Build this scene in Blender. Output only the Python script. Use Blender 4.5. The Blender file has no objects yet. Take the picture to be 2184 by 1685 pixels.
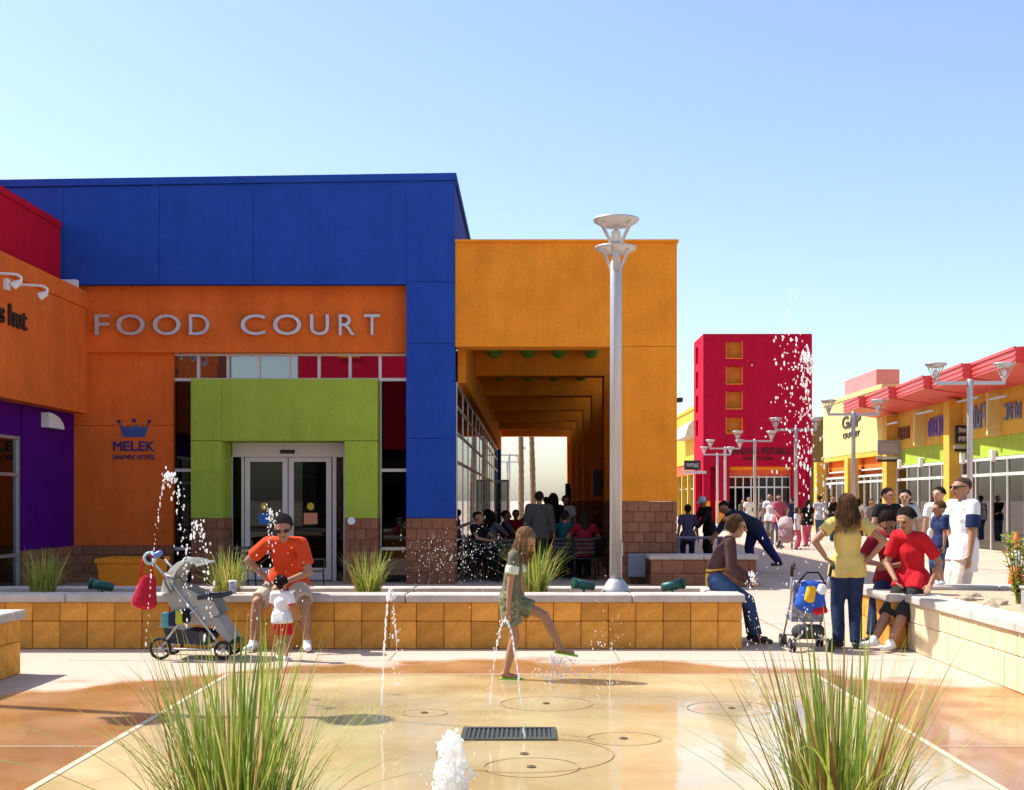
import bpy, bmesh, math, random
from mathutils import Vector, Matrix
random.seed(7)
V3 = Vector
R = math.radians
scene = bpy.context.scene
C = scene.collection
# ------------------------------------------------------------------ camera
EYE, FOC = 1.6, 2770.0
cd = bpy.data.cameras.new('camera'); cam = bpy.data.objects.new('camera', cd); C.objects.link(cam)
cam.location = (0, 0, EYE); cam.rotation_euler = (R(90), 0, 0)
cd.sensor_width = 36; cd.lens = 36*FOC/2184
cd.shift_x = (1092-1127)/2184; cd.shift_y = (1067-842.5)/2184
cd.clip_start = .1; cd.clip_end = 6000
scene.camera = cam
# ------------------------------------------------------------------ sky, sun, exposure
SUN_EL, SH = 52, 17          # elevation; shadows fall to +X, turned SH degrees towards the viewer
w = bpy.data.worlds.new('World'); scene.world = w; w.use_nodes = True
nt = w.node_tree; bg = nt.nodes['Background']
sky = nt.nodes.new('ShaderNodeTexSky'); sky.sky_type = 'NISHITA'; sky.sun_disc = False
sky.sun_elevation = R(SUN_EL); sky.sun_rotation = math.atan2(-math.cos(R(SH)), math.sin(R(SH))) % (2*math.pi)
sky.air_density = 1.0; sky.dust_density = 1.3; sky.ozone_density = 1.5
nt.links.new(sky.outputs[0], bg.inputs[0]); bg.inputs[1].default_value = .14
sl = bpy.data.lights.new('sun', 'SUN'); sl.energy = 4.6; sl.angle = R(.5); sl.color = (1, .95, .86)
so = bpy.data.objects.new('sun', sl); C.objects.link(so)
sd = V3((math.cos(R(SH))*math.cos(R(SUN_EL)), -math.sin(R(SH))*math.cos(R(SUN_EL)), -math.sin(R(SUN_EL))))
so.rotation_euler = sd.to_track_quat('-Z', 'Y').to_euler(); so.location = (-20, 10, 40)
vs = scene.view_settings
vs.view_transform = 'Standard'; vs.look = 'None'; vs.exposure = .74; vs.gamma = 1; vs.use_curve_mapping = False
scene.render.engine = 'CYCLES'
scene.cycles.max_bounces = 8; scene.cycles.transparent_max_bounces = 16
# ------------------------------------------------------------------ materials
MC = {}
def mat(name, col, rough=.75, metal=0, bump=0, bs=30, var=.08, vs_=2.5, rnd=0, spec=.4, trans=0, hue=None, coat=0):
    if name in MC: return MC[name]
    m = bpy.data.materials.new(name); m.use_nodes = True; n = m.node_tree; L = n.links
    b = n.nodes['Principled BSDF']
    b.inputs['Roughness'].default_value = rough; b.inputs['Metallic'].default_value = metal
    b.inputs['Specular IOR Level'].default_value = spec; b.inputs['Transmission Weight'].default_value = trans
    b.inputs['Coat Weight'].default_value = coat
    tc = n.nodes.new('ShaderNodeTexCoord'); src = tc.outputs['Object']
    c0 = [max(0, c*(1-var)) for c in col[:3]]+[1]; c1 = [min(1, c*(1+var)) for c in col[:3]]+[1]
    if hue: c1 = list(hue)+[1]
    nz = n.nodes.new('ShaderNodeTexNoise'); nz.inputs['Scale'].default_value = vs_; nz.inputs['Detail'].default_value = 6
    nz.inputs['Roughness'].default_value = .65
    L.new(src, nz.inputs['Vector'])
    mx = n.nodes.new('ShaderNodeMix'); mx.data_type = 'RGBA'
    mx.inputs[6].default_value = c0; mx.inputs[7].default_value = c1
    rp = n.nodes.new('ShaderNodeMapRange'); rp.inputs[1].default_value = .3; rp.inputs[2].default_value = .7
    L.new(nz.outputs[0], rp.inputs[0]); L.new(rp.outputs[0], mx.inputs[0])
    out = mx.outputs[2]
    if rnd:
        oi = n.nodes.new('ShaderNodeObjectInfo'); hs = n.nodes.new('ShaderNodeHueSaturation')
        r2 = n.nodes.new('ShaderNodeMapRange'); r2.inputs[3].default_value = 1-rnd; r2.inputs[4].default_value = 1+rnd
        L.new(oi.outputs['Random'], r2.inputs[0]); L.new(r2.outputs[0], hs.inputs['Value']); L.new(out, hs.inputs['Color'])
        out = hs.outputs[0]
    L.new(out, b.inputs['Base Color'])
    if bump:
        n2 = n.nodes.new('ShaderNodeTexNoise'); n2.inputs['Scale'].default_value = bs; n2.inputs['Detail'].default_value = 5
        L.new(src, n2.inputs['Vector']); bp = n.nodes.new('ShaderNodeBump'); bp.inputs['Strength'].default_value = bump
        bp.inputs['Distance'].default_value = .02
        L.new(n2.outputs[0], bp.inputs['Height']); L.new(bp.outputs[0], b.inputs['Normal'])
    MC[name] = m; return m
def stucco(name, col, **k):
    col = [c*.84 for c in col]
    m = mat(name, col, rough=.88, bump=.35, bs=60, var=.11, vs_=1.6, spec=.08, **k)
    n = m.node_tree; L = n.links; b = n.nodes['Principled BSDF']; src = b.inputs['Base Color'].links[0].from_socket
    tc = n.nodes.new('ShaderNodeTexCoord'); mp = n.nodes.new('ShaderNodeMapping'); mp.inputs['Scale'].default_value = (2.2, 2.2, .16); L.new(tc.outputs['Object'], mp.inputs[0])
    nz = n.nodes.new('ShaderNodeTexNoise'); nz.inputs['Scale'].default_value = 1.6; nz.inputs['Detail'].default_value = 7; nz.inputs['Roughness'].default_value = .7; L.new(mp.outputs[0], nz.inputs['Vector'])
    rr = n.nodes.new('ShaderNodeMapRange'); rr.inputs[1].default_value = .35; rr.inputs[2].default_value = .72; rr.inputs[3].default_value = 1.04; rr.inputs[4].default_value = .90; L.new(nz.outputs[0], rr.inputs[0])
    n2 = n.nodes.new('ShaderNodeTexNoise'); n2.inputs['Scale'].default_value = 26; n2.inputs['Detail'].default_value = 3; L.new(tc.outputs['Object'], n2.inputs['Vector'])
    r2 = n.nodes.new('ShaderNodeMapRange'); r2.inputs[1].default_value = .3; r2.inputs[2].default_value = .7; r2.inputs[3].default_value = .93; r2.inputs[4].default_value = 1.07; L.new(n2.outputs[0], r2.inputs[0])
    mu = n.nodes.new('ShaderNodeMath'); mu.operation = 'MULTIPLY'; L.new(rr.outputs[0], mu.inputs[0]); L.new(r2.outputs[0], mu.inputs[1])
    hs = n.nodes.new('ShaderNodeHueSaturation'); L.new(mu.outputs[0], hs.inputs['Value']); L.new(src, hs.inputs['Color']); L.new(hs.outputs[0], b.inputs['Base Color'])
    return m
BLUE = stucco('blue stucco', (.024, .085, .44))
ORANGE = stucco('orange stucco', (.90, .185, .033))
AMBER = stucco('amber stucco', (.97, .335, .030))
RED = stucco('crimson stucco', (.58, .008, .034))
TOWER = stucco('tower red stucco', (.51, .008, .04))
PURPLE = stucco('purple stucco', (.095, .004, .21))
GREEN = stucco('lime green stucco', (.42, .56, .072))
YELLOW = stucco('yellow stucco', (.78, .47, .08))
CREAM = stucco('pale yellow stucco', (.80, .66, .26))  # cream wall colour; also lends the wall fins a sunlit tone
CANOPY = mat('red canopy metal', (.66, .085, .085), rough=.45, var=.05)
PINKR = stucco('salmon red stucco', (.80, .27, .27))
BROWN = mat('brown split-face block', (.28, .125, .07), rough=.9, spec=.1, bump=.6, bs=45, var=.16, vs_=9, rnd=.14)
MORTAR = mat('mortar', (.20, .095, .055), rough=.95, bump=.3)
GOLD = mat('golden cast block', (.70, .32, .06), rough=.85, spec=.08, bump=.6, bs=40, var=.24, vs_=6, rnd=.20)
GOLDM = mat('golden mortar', (.52, .24, .05), rough=.95, bump=.3)
GOLDLIT = mat('sunlit golden cast block', (.68, .55, .33), rough=.85, bump=.4, bs=40, var=.10, vs_=7, rnd=.05)  # golden block with the sun's brightness put into its colour
CAPC = mat('cap concrete', (.48, .42, .37), rough=.75, bump=.35, bs=50, var=.18, vs_=3.5, rnd=.08)
SOIL = mat('planter gravel soil', (.34, .23, .14), rough=.95, bump=1, bs=40, var=.3, vs_=25)
ALU = mat('brushed aluminium', (.62, .62, .64), rough=.35, metal=.75, var=.03)
ALUW = mat('pale aluminium frame', (.66, .64, .63), rough=.4, metal=.35, var=.03)
STEEL = mat('galvanised lamp steel', (.47, .47, .49), rough=.42, metal=.45, var=.05)
WHITE = mat('white enamel', (.78, .78, .78), rough=.4, var=.02)
BLACK = mat('black metal', (.018, .018, .02), rough=.45, var=.1)
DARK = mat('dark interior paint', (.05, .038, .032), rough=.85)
RUBBER = mat('black rubber', (.02, .02, .02), rough=.8)
TEAL = mat('teal green cast metal', (.02, .10, .085), rough=.45, metal=.3)
OLIVEP = mat('green pipe paint', (.14, .30, .05), rough=.55)
SIGNB = mat('dark blue sign vinyl', (.02, .02, .16), rough=.5)
SIGNL = mat('mid blue sign vinyl', (.035, .085, .30), rough=.5)
SIGND = mat('dark brown sign face', (.04, .018, .012), rough=.5)
def glassmat(name, tint, refl=1.0, ior=1.6):
    m = bpy.data.materials.new(name); m.use_nodes = True; n = m.node_tree; L = n.links
    n.nodes.remove(n.nodes['Principled BSDF']); o = n.nodes['Material Output']
    t = n.nodes.new('ShaderNodeBsdfTransparent'); t.inputs[0].default_value = (*tint, 1)
    g = n.nodes.new('ShaderNodeBsdfGlossy'); g.inputs['Roughness'].default_value = .015; g.inputs[0].default_value = (refl, refl, refl, 1)
    f = n.nodes.new('ShaderNodeFresnel'); f.inputs[0].default_value = ior
    mx = n.nodes.new('ShaderNodeMixShader')
    L.new(f.outputs[0], mx.inputs[0]); L.new(t.outputs[0], mx.inputs[1]); L.new(g.outputs[0], mx.inputs[2]); L.new(mx.outputs[0], o.inputs[0])
    return m
GLASS = glassmat('tinted storefront glass', (.30, .30, .31), ior=1.5)
GLASSR = glassmat('reflective clerestory glass', (.12, .12, .13), ior=3.2)
GLASSA = glassmat('dim arcade glass', (.22, .22, .22), refl=.75, ior=1.22)
GLASSS = glassmat('shop window glass', (.68, .68, .68), ior=1.45)
GLASSC = glassmat('clear door glass', (.40, .40, .40), ior=1.4)
def watermat():
    m = bpy.data.materials.new('splashing water'); m.use_nodes = True; n = m.node_tree; L = n.links
    b = n.nodes['Principled BSDF']; b.inputs['Base Color'].default_value = (.93, .95, .97, 1); b.inputs['Roughness'].default_value = .12
    b.inputs['Transmission Weight'].default_value = .15; b.inputs['IOR'].default_value = 1.33
    t = n.nodes.new('ShaderNodeBsdfTranslucent'); t.inputs[0].default_value = (.95, .96, .98, 1)
    mx = n.nodes.new('ShaderNodeMixShader'); mx.inputs[0].default_value = .5
    L.new(b.outputs[0], mx.inputs[1]); L.new(t.outputs[0], mx.inputs[2]); L.new(mx.outputs[0], n.nodes['Material Output'].inputs[0])
    tp = n.nodes.new('ShaderNodeBsdfTransparent'); m3 = n.nodes.new('ShaderNodeMixShader'); m3.inputs[0].default_value = .28
    L.new(mx.outputs[0], m3.inputs[1]); L.new(tp.outputs[0], m3.inputs[2]); L.new(m3.outputs[0], n.nodes['Material Output'].inputs[0])
    return m
WATER = watermat()
# ------------------------------------------------------------------ geometry helpers
WL = {}
def box(bm, x0, x1, y0, y1, z0, z1, bev=0):
    v = [bm.verts.new((x, y, z)) for z in (z0, z1) for y in (y0, y1) for x in (x0, x1)]
    fs = [bm.faces.new([v[i] for i in f]) for f in ((0, 2, 3, 1), (4, 5, 7, 6), (0, 1, 5, 4), (2, 6, 7, 3), (0, 4, 6, 2), (1, 3, 7, 5))]
    if bev:
        es = list({e for f in fs for e in f.edges})
        bmesh.ops.bevel(bm, geom=es, offset=bev, segments=1, affect='EDGES', profile=.5)
    return v
def frame_of(d):
    d = d.normalized(); a = V3((0, 0, 1)) if abs(d.z) < .9 else V3((1, 0, 0))
    s = d.cross(a).normalized(); return s, s.cross(d).normalized()
def loft(bm, rings, caps=True):
    rv = [[bm.verts.new(p) for p in r] for r in rings]; n = len(rv[0])
    for a, b in zip(rv, rv[1:]):
        for i in range(n):
            bm.faces.new((a[i], a[(i+1) % n], b[(i+1) % n], b[i]))
    if caps:
        bm.faces.new(rv[0][::-1]); bm.faces.new(rv[-1])
def tube(bm, pts, r, seg=8, r1=None):
    pts = [V3(p) for p in pts]; rings = []; N = len(pts)
    s = None
    for i, p in enumerate(pts):
        d = (pts[min(i+1, N-1)]-pts[max(i-1, 0)])
        if d.length < 1e-9: d = V3((0, 0, 1))
        d.normalize()
        if s is None: s, u = frame_of(d)
        else:
            s = (s-d*s.dot(d)).normalized(); u = s.cross(d)
        rr = r if r1 is None else r+(r1-r)*i/(N-1)
        rings.append([p+(s*math.cos(2*math.pi*k/seg)+u*math.sin(2*math.pi*k/seg))*rr for k in range(seg)])
    loft(bm, rings)
def lathe(bm, prof, c=(0, 0, 0), seg=20):
    c = V3(c)
    loft(bm, [[c+V3((r*math.cos(2*math.pi*k/seg), r*math.sin(2*math.pi*k/seg), z)) for k in range(seg)] for r, z in prof])
def prism(bm, poly, axis, a, b):
    """poly: 2D outline; axis 'y': poly is (x,z) spanning y a..b; 'x': poly is (y,z); 'z': poly is (x,y)"""
    def P(p, t): return {'y': (p[0], t, p[1]), 'x': (t, p[0], p[1]), 'z': (p[0], p[1], t)}[axis]
    loft(bm, [[V3(P(p, a)) for p in poly], [V3(P(p, b)) for p in poly]])
def ob(name, bm, m, par=None, smooth=False, label=None):
    bmesh.ops.recalc_face_normals(bm, faces=bm.faces[:])
    me = bpy.data.meshes.new(name)
    o = bpy.data.objects.new(name, me); C.objects.link(o)
    if par is not None:
        off = WL[par]; o.parent = par; WL[o] = off
    else:
        xs = [v.co for v in bm.verts]
        off = V3(((min(v.x for v in xs)+max(v.x for v in xs))/2, (min(v.y for v in xs)+max(v.y for v in xs))/2, min(v.z for v in xs)))
        o.location = off; WL[o] = off.copy()
    bmesh.ops.translate(bm, verts=bm.verts[:], vec=-off)
    bm.to_mesh(me); bm.free()
    for x in (m if isinstance(m, (list, tuple)) else [m]): me.materials.append(x)
    if smooth:
        for p in me.polygons: p.use_smooth = True
    if label: o['label'] = label
    return o
def B(): return bmesh.new()
def bo(name, m, par, *a, bev=0, **k):
    bm = B(); box(bm, *a, bev=bev); return ob(name, bm, m, par, **k)
def thing(name, label, cat, loc=(0, 0, 0), group=None, rotz=0):
    o = bpy.data.objects.new(name, None); C.objects.link(o); o.empty_display_size = .2
    o.location = loc; o.rotation_euler = (0, 0, rotz); o['label'] = label; o['category'] = cat
    if group: o['group'] = group
    WL[o] = V3(loc); return o
def tag(o, label, cat, group=None):
    o['label'] = label; o['category'] = cat
    if group: o['group'] = group
    return o
def struct(o): o['kind'] = 'structure'; return o
def inst(name, me, loc, par):
    o = bpy.data.objects.new(name, me); C.objects.link(o); o.parent = par; o.location = V3(loc)-WL[par]; WL[o] = V3(loc); return o
def dup(root, loc, rotz, label=None, group=None):
    r = root.copy(); C.objects.link(r); r.location = loc; r.rotation_euler = (0, 0, rotz)
    r.scale = (1, 1, 1)
    if label: r['label'] = label
    if group: r['group'] = group
    for ch in list(root.children):
        c = ch.copy(); C.objects.link(c); c.parent = r
        for g in ch.children:
            d = g.copy(); C.objects.link(d); d.parent = c
    return r
BM_ = {}
def piece(w, d, h, m, bev=.008):
    k = (round(w, 3), round(d, 3), round(h, 3), m.name)
    if k not in BM_:
        bm = B(); box(bm, -w/2, w/2, -d/2, d/2, -h/2, h/2, bev=bev)
        me = bpy.data.meshes.new('block'); bm.to_mesh(me); bm.free(); me.materials.append(m); BM_[k] = me
    return BM_[k]
def blocks_x(par, x0, x1, y, z0, z1, bw, bh, m, d=.05, stag=True, name='block', g=.005):
    """courses of blocks on a wall running along X, faces towards -Y at y-d"""
    n = max(1, round((z1-z0)/bh)); bh = (z1-z0)/n
    for r in range(n):
        xs = [x0]; off = bw/2 if (stag and r % 2) else bw
        x = x0+off
        while x < x1-.06: xs.append(x); x += bw
        xs.append(x1)
        for a, b in zip(xs, xs[1:]):
            inst(name, piece(b-a-g, d, bh-g, m), ((a+b)/2, y-d/2+random.uniform(-.003, .003), z0+(r+.5)*bh), par)
def blocks_y(par, y0, y1, x, z0, z1, bw, bh, m, d=.05, sgn=-1, name='block', stag=True, g=.005):
    n = max(1, round((z1-z0)/bh)); bh = (z1-z0)/n
    for r in range(n):
        ys = [y0]; off = bw/2 if (stag and r % 2) else bw
        y = y0+off
        while y < y1-.06: ys.append(y); y += bw
        ys.append(y1)
        for a, b in zip(ys, ys[1:]):
            inst(name, piece(d, b-a-g, bh-g, m), (x+sgn*d/2+random.uniform(-.003, .003), (a+b)/2, z0+(r+.5)*bh), par)
def letters(bm, m, par, name='letter'):
    bm.verts.ensure_lookup_table(); seen = set()
    for v0 in list(bm.verts):
        if v0.index in seen: continue
        st, comp = [v0], []
        seen.add(v0.index)
        while st:
            v = st.pop(); comp.append(v)
            for e in v.link_edges:
                o_ = e.other_vert(v)
                if o_.index not in seen: seen.add(o_.index); st.append(o_)
        nb = B(); mp = {v: nb.verts.new(v.co) for v in comp}
        for f in {f for v in comp for f in v.link_faces}:
            try: nb.faces.new([mp[v] for v in f.verts])
            except ValueError: pass
        ob(name, nb, m, par)
    bm.free()
# scratch scene for evaluating text and remeshing
TS = bpy.data.scenes.new('scratch')
def evaluated(o, keep=False):
    TS.collection.objects.link(o); vl = TS.view_layers[0]; vl.update()
    dg = vl.depsgraph; me = bpy.data.meshes.new_from_object(o.evaluated_get(dg), depsgraph=dg)
    TS.collection.objects.unlink(o); d = o.data; bpy.data.objects.remove(o)
    if isinstance(d, bpy.types.Mesh): bpy.data.meshes.remove(d)
    else: bpy.data.curves.remove(d)
    return me
def text_bm(s, extr=.02, space=1.0, bevel=0):
    cu = bpy.data.curves.new('t', 'FONT'); cu.body = s; cu.extrude = extr; cu.resolution_u = 4; cu.space_character = space; cu.bevel_depth = bevel
    me = evaluated(bpy.data.objects.new('t', cu)); bm = B(); bm.from_mesh(me); bpy.data.meshes.remove(me); return bm
def fit_text(bm, u0, u1, z0, z1, O, ux, un, depth):
    """fit text mesh into rectangle: origin O, unit direction ux (reading), un (outward normal)"""
    xs = [v.co for v in bm.verts]
    a0, a1 = min(v.x for v in xs), max(v.x for v in xs); b0, b1 = min(v.y for v in xs), max(v.y for v in xs); c0, c1 = min(v.z for v in xs), max(v.z for v in xs)
    for v in bm.verts:
        p = v.co; u = u0+(p.x-a0)/(a1-a0)*(u1-u0); z = z0+(p.y-b0)/(b1-b0)*(z1-z0); n = (p.z-c0)/max(1e-6, c1-c0)*depth
        v.co = O+ux*u+V3((0, 0, z))+un*n
def scrawl(bm, u0, u1, z0, z1, O, ux, un, depth, n, seed):
    """row of n letter-like strokes, for lettering too blurred to read in the photograph"""
    rn = random.Random(seed); wd = (u1-u0)/n; st = wd*.2
    def q(a, b, c, d):
        vs_ = [bm.verts.new(O+ux*uu+V3((0, 0, zz))+un*k) for k in (0, depth) for uu, zz in ((a, c), (b, c), (b, d), (a, d))]
        for f in ((0, 1, 2, 3), (4, 7, 6, 5), (0, 4, 5, 1), (1, 5, 6, 2), (2, 6, 7, 3), (3, 7, 4, 0)): bm.faces.new([vs_[i] for i in f])
    h = z1-z0
    for i in range(n):
        a = u0+i*wd+wd*.08; b = a+wd*.8; k = rn.randrange(5)
        q(a, a+st, z0, z1)
        if k in (0, 1): q(a+st, b, z0, z0+h*.18)
        if k in (0, 2, 3): q(a+st, b, z1-h*.18, z1)
        if k in (2, 4): q(a+st, b, z0+h*.42, z0+h*.6)
        if k in (1, 3, 4): q(b-st, b, z0+h*.18, z1-h*.18)
UX, UY, NX, NY = V3((1, 0, 0)), V3((0, 1, 0)), V3((1, 0, 0)), V3((0, -1, 0))
# ================================================================== GROUND
def ground_mat():
    m = bpy.data.materials.new('plaza concrete'); m.use_nodes = True; n = m.node_tree; L = n.links; b = n.nodes['Principled BSDF']
    tc = n.nodes.new('ShaderNodeTexCoord'); sx = n.nodes.new('ShaderNodeVectorMath'); sx.operation = 'DISTANCE'
    fl = n.nodes.new('ShaderNodeVectorMath'); fl.operation = 'MULTIPLY'; fl.inputs[1].default_value = (.93, 1, 0)
    L.new(tc.outputs['Object'], fl.inputs[0]); L.new(fl.outputs[0], sx.inputs[0]); sx.inputs[1].default_value = (-.05, 8.15, 0)
    def noise(sc, det=5):
        q = n.nodes.new('ShaderNodeTexNoise'); q.inputs['Scale'].default_value = sc; q.inputs['Detail'].default_value = det
        L.new(tc.outputs['Object'], q.inputs['Vector']); return q.outputs[0]
    def mr(s, a, b_, c, d):
        q = n.nodes.new('ShaderNodeMapRange'); L.new(s, q.inputs[0])
        for i, v in enumerate((a, b_, c, d)): q.inputs[i+1].default_value = v
        return q.outputs[0]
    def mix(f, a, b_):
        q = n.nodes.new('ShaderNodeMix'); q.data_type = 'RGBA'; L.new(f, q.inputs[0])
        for i, v in ((6, a), (7, b_)):
            if isinstance(v, tuple): q.inputs[i].default_value = (*v, 1)
            else: L.new(v, q.inputs[i])
        return q.outputs[2]
    ad = n.nodes.new('ShaderNodeMath'); ad.operation = 'ADD'; L.new(sx.outputs['Value'], ad.inputs[0]); L.new(mr(noise(1.1), .2, .8, -.55, .55), ad.inputs[1])
    wet = mr(ad.outputs[0], 4.62, 4.92, 1, 0)
    dry = mix(mr(noise(.35), .3, .7, 0, 1), (.49, .365, .28), (.56, .43, .335))
    dry = mix(mr(noise(9), .35, .75, 0, .35), dry, (.40, .31, .25))
    wc = mix(mr(noise(1.6, 8), .3, .7, 0, 1), (.31, .135, .04), (.43, .215, .075))
    L.new(mix(wet, dry, wc), b.inputs['Base Color'])
    cw = n.nodes.new('ShaderNodeMath'); cw.operation = 'MULTIPLY'; L.new(wet, cw.inputs[0]); L.new(mr(noise(.8, 5), .40, .6, .0, .8), cw.inputs[1]); L.new(cw.outputs[0], b.inputs['Coat Weight']); b.inputs['Coat Roughness'].default_value = .08; b.inputs['Coat IOR'].default_value = 1.36
    ro = n.nodes.new('ShaderNodeMix'); ro.data_type = 'FLOAT'; L.new(wet, ro.inputs[0]); ro.inputs[2].default_value = .85
    L.new(mr(noise(1.3, 6), .35, .65, .16, .5), ro.inputs[3]); L.new(ro.outputs[0], b.inputs['Roughness'])
    bp = n.nodes.new('ShaderNodeBump'); bp.inputs['Strength'].default_value = .25; bp.inputs['Distance'].default_value = .01
    L.new(noise(45), bp.inputs['Height']); L.new(bp.outputs[0], b.inputs['Normal'])
    return m
def pad_mat():
    m = bpy.data.materials.new('wet tan pad concrete'); m.use_nodes = True; n = m.node_tree; L = n.links; b = n.nodes['Principled BSDF']
    tc = n.nodes.new('ShaderNodeTexCoord')
    def noise(sc, det=5, st=(1, 1, 1)):
        mp = n.nodes.new('ShaderNodeMapping'); mp.inputs['Scale'].default_value = st; L.new(tc.outputs['Object'], mp.inputs[0])
        q = n.nodes.new('ShaderNodeTexNoise'); q.inputs['Scale'].default_value = sc; q.inputs['Detail'].default_value = det
        L.new(mp.outputs[0], q.inputs['Vector']); return q.outputs[0]
    def mr(s, a, b_, c, d):
        q = n.nodes.new('ShaderNodeMapRange'); L.new(s, q.inputs[0])
        for i, v in enumerate((a, b_, c, d)): q.inputs[i+1].default_value = v
        return q.outputs[0]
    mx = n.nodes.new('ShaderNodeMix'); mx.data_type = 'RGBA'; L.new(mr(noise(1.2, 8), .3, .7, 0, 1), mx.inputs[0])
    mx.inputs[6].default_value = (.46, .335, .145, 1); mx.inputs[7].default_value = (.58, .465, .25, 1)
    m2 = n.nodes.new('ShaderNodeMix'); m2.data_type = 'RGBA'; L.new(mr(noise(3.1, 6), .45, .75, 0, .5), m2.inputs[0])
    L.new(mx.outputs[2], m2.inputs[6]); m2.inputs[7].default_value = (.50, .32, .14, 1)
    L.new(m2.outputs[2], b.inputs['Base Color'])
    L.new(mr(noise(.9, 6), .38, .6, .18, .5), b.inputs['Roughness'])
    b.inputs['Specular IOR Level'].default_value = .4
    L.new(mr(noise(.55, 5), .36, .56, .15, 1), b.inputs['Coat Weight']); b.inputs['Coat Roughness'].default_value = .05; b.inputs['Coat IOR'].default_value = 1.36
    bp = n.nodes.new('ShaderNodeBump'); bp.inputs['Strength'].default_value = .10; bp.inputs['Distance'].default_value = .02
    L.new(noise(40, 4), bp.inputs['Height']); L.new(bp.outputs[0], b.inputs['Normal'])
    b2 = n.nodes.new('ShaderNodeBump'); b2.inputs['Strength'].default_value = .07; b2.inputs['Distance'].default_value = .02; L.new(noise(7, 3, (1, .6, 1)), b2.inputs['Height']); L.new(b2.outputs[0], b.inputs['Coat Normal'])
    return m
GM, PM = ground_mat(), pad_mat()
bm = B(); S = 2500
v = [bm.verts.new(p) for p in ((-S, -S, 0), (S, -S, 0), (S, S, 0), (-S, S, 0))]; bm.faces.new(v)
me = bpy.data.meshes.new('ground'); bm.to_mesh(me); bm.free(); me.materials.append(GM)
ground = struct(bpy.data.objects.new('ground', me)); C.objects.link(ground); WL[ground] = V3((0, 0, 0))
def sheet(name, m, par, pts, z, label=None):
    bm = B(); bm.faces.new([bm.verts.new((x, y, z)) for x, y in pts]); return ob(name, bm, m, par, label=label)
PX0, PX1, PY0, PY1 = -2.75, 2.62, 5.2, 11.88
pad = struct(sheet('splash_pad_paving', PM, None, [(PX0, PY0), (PX1, PY0), (PX1, PY1), (PX0, PY1)], .004))
LINE = mat('pale joint band', (.54, .43, .31), rough=.6, var=.1, vs_=8)
JOINT = mat('saw cut joint', (.36, .235, .11), rough=.5)
for x in (PX0, PX1): sheet('joint_band', LINE, ground, [(x-.024, PY0), (x+.024, PY0), (x+.024, PY1), (x-.024, PY1)], .008)
sheet('joint_band', LINE, ground, [(PX0-.03, PY1), (PX1+.03, PY1), (PX1+.03, PY1+.035), (PX0-.03, PY1+.035)], .0084)
for y in (8.42,):
    sheet('saw_cut', LINE, ground, [(-4.6, y), (PX0-.04, y), (PX0-.04, y+.018), (-4.6, y+.018)], .004)
    sheet('saw_cut', LINE, ground, [(PX1+.04, y), (4.0, y), (4.0, y+.018), (PX1+.04, y+.018)], .004)
for y in (12.95,): sheet('saw_cut', JOINT, ground, [(-4.6, y), (4.0, y), (4.0, y+.012), (-4.6, y+.012)], .003)
for x in (-1.4, .9, 2.9):
    sheet('saw_cut', JOINT, ground, [(x, 12.96), (x+.012, 12.96), (x+.012, 13.9), (x, 13.9)], .003)
for y in (16.8, 20.2, 28.5, 34, 40): sheet('saw_cut', JOINT, ground, [(-8, y), (14, y), (14, y+.02), (-8, y+.02)], .003)
for x in (3.1, 5.2, 7.8, 10.6): sheet('saw_cut', JOINT, ground, [(x, 15.9), (x+.02, 15.9), (x+.02, 60), (x, 60)], .0035)
def ring(r, x, y, label):
    bm = B(); n = 56; t = .006
    for k in range(n):
        a, b_ = 2*math.pi*k/n, 2*math.pi*(k+1)/n
        q = [bm.verts.new((x+rr*math.cos(t_), y+rr*math.sin(t_), .0085)) for rr, t_ in ((r-t, a), (r+t, a), (r+t, b_), (r-t, b_))]
        bm.faces.new(q)
    o = ob('joint_ring', bm, MC['saw cut joint'], ground)
    q = B(); lathe(q, [(.028, .006), (.028, .012), (.012, .014), (.012, .006)], (x, y, 0), 14); ob('nozzle', q, mat('bronze nozzle', (.22, .16, .09), rough=.4, metal=.5), ground)
    return o
for vx, vy, rad in ((1330, 1577, .245), (1133, 1638, .285), (1118, 1610, .56), (1165, 1502, .36), (905, 1522, .17), (1560, 1512, .34)):
    Z = EYE*FOC/(vy-1067); ring(rad, (vx-1127)*Z/FOC, Z, '')
# drain grate
DZ0, DZ1 = 8.62, 9.08; DX0, DX1 = -.455, .19
g = thing('drain_grate', 'rectangular dark metal drain grate set in the tan splash pad', 'drain grate', (-.13, 8.85, 0))
for a in ((DX0, DX1, DZ0, DZ0+.035), (DX0, DX1, DZ1-.035, DZ1), (DX0, DX0+.035, DZ0+.036, DZ1-.036), (DX1-.035, DX1, DZ0+.036, DZ1-.036)):
    bo('frame_bar', mat('worn grate iron', (.10, .11, .10), rough=.5, metal=.6), g, *a, .0045, .016)
bo('sump', BLACK, g, DX0+.036, DX1-.036, DZ0+.036, DZ1-.036, .0042, .0055)
for k in range(18):
    x = DX0+.05+k*(DX1-DX0-.1)/17
    bo('slat', mat('worn grate iron', (.10, .11, .10), rough=.5, metal=.6), g, x-.008, x+.008, DZ0+.037, DZ1-.037, .006, .0125)
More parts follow.
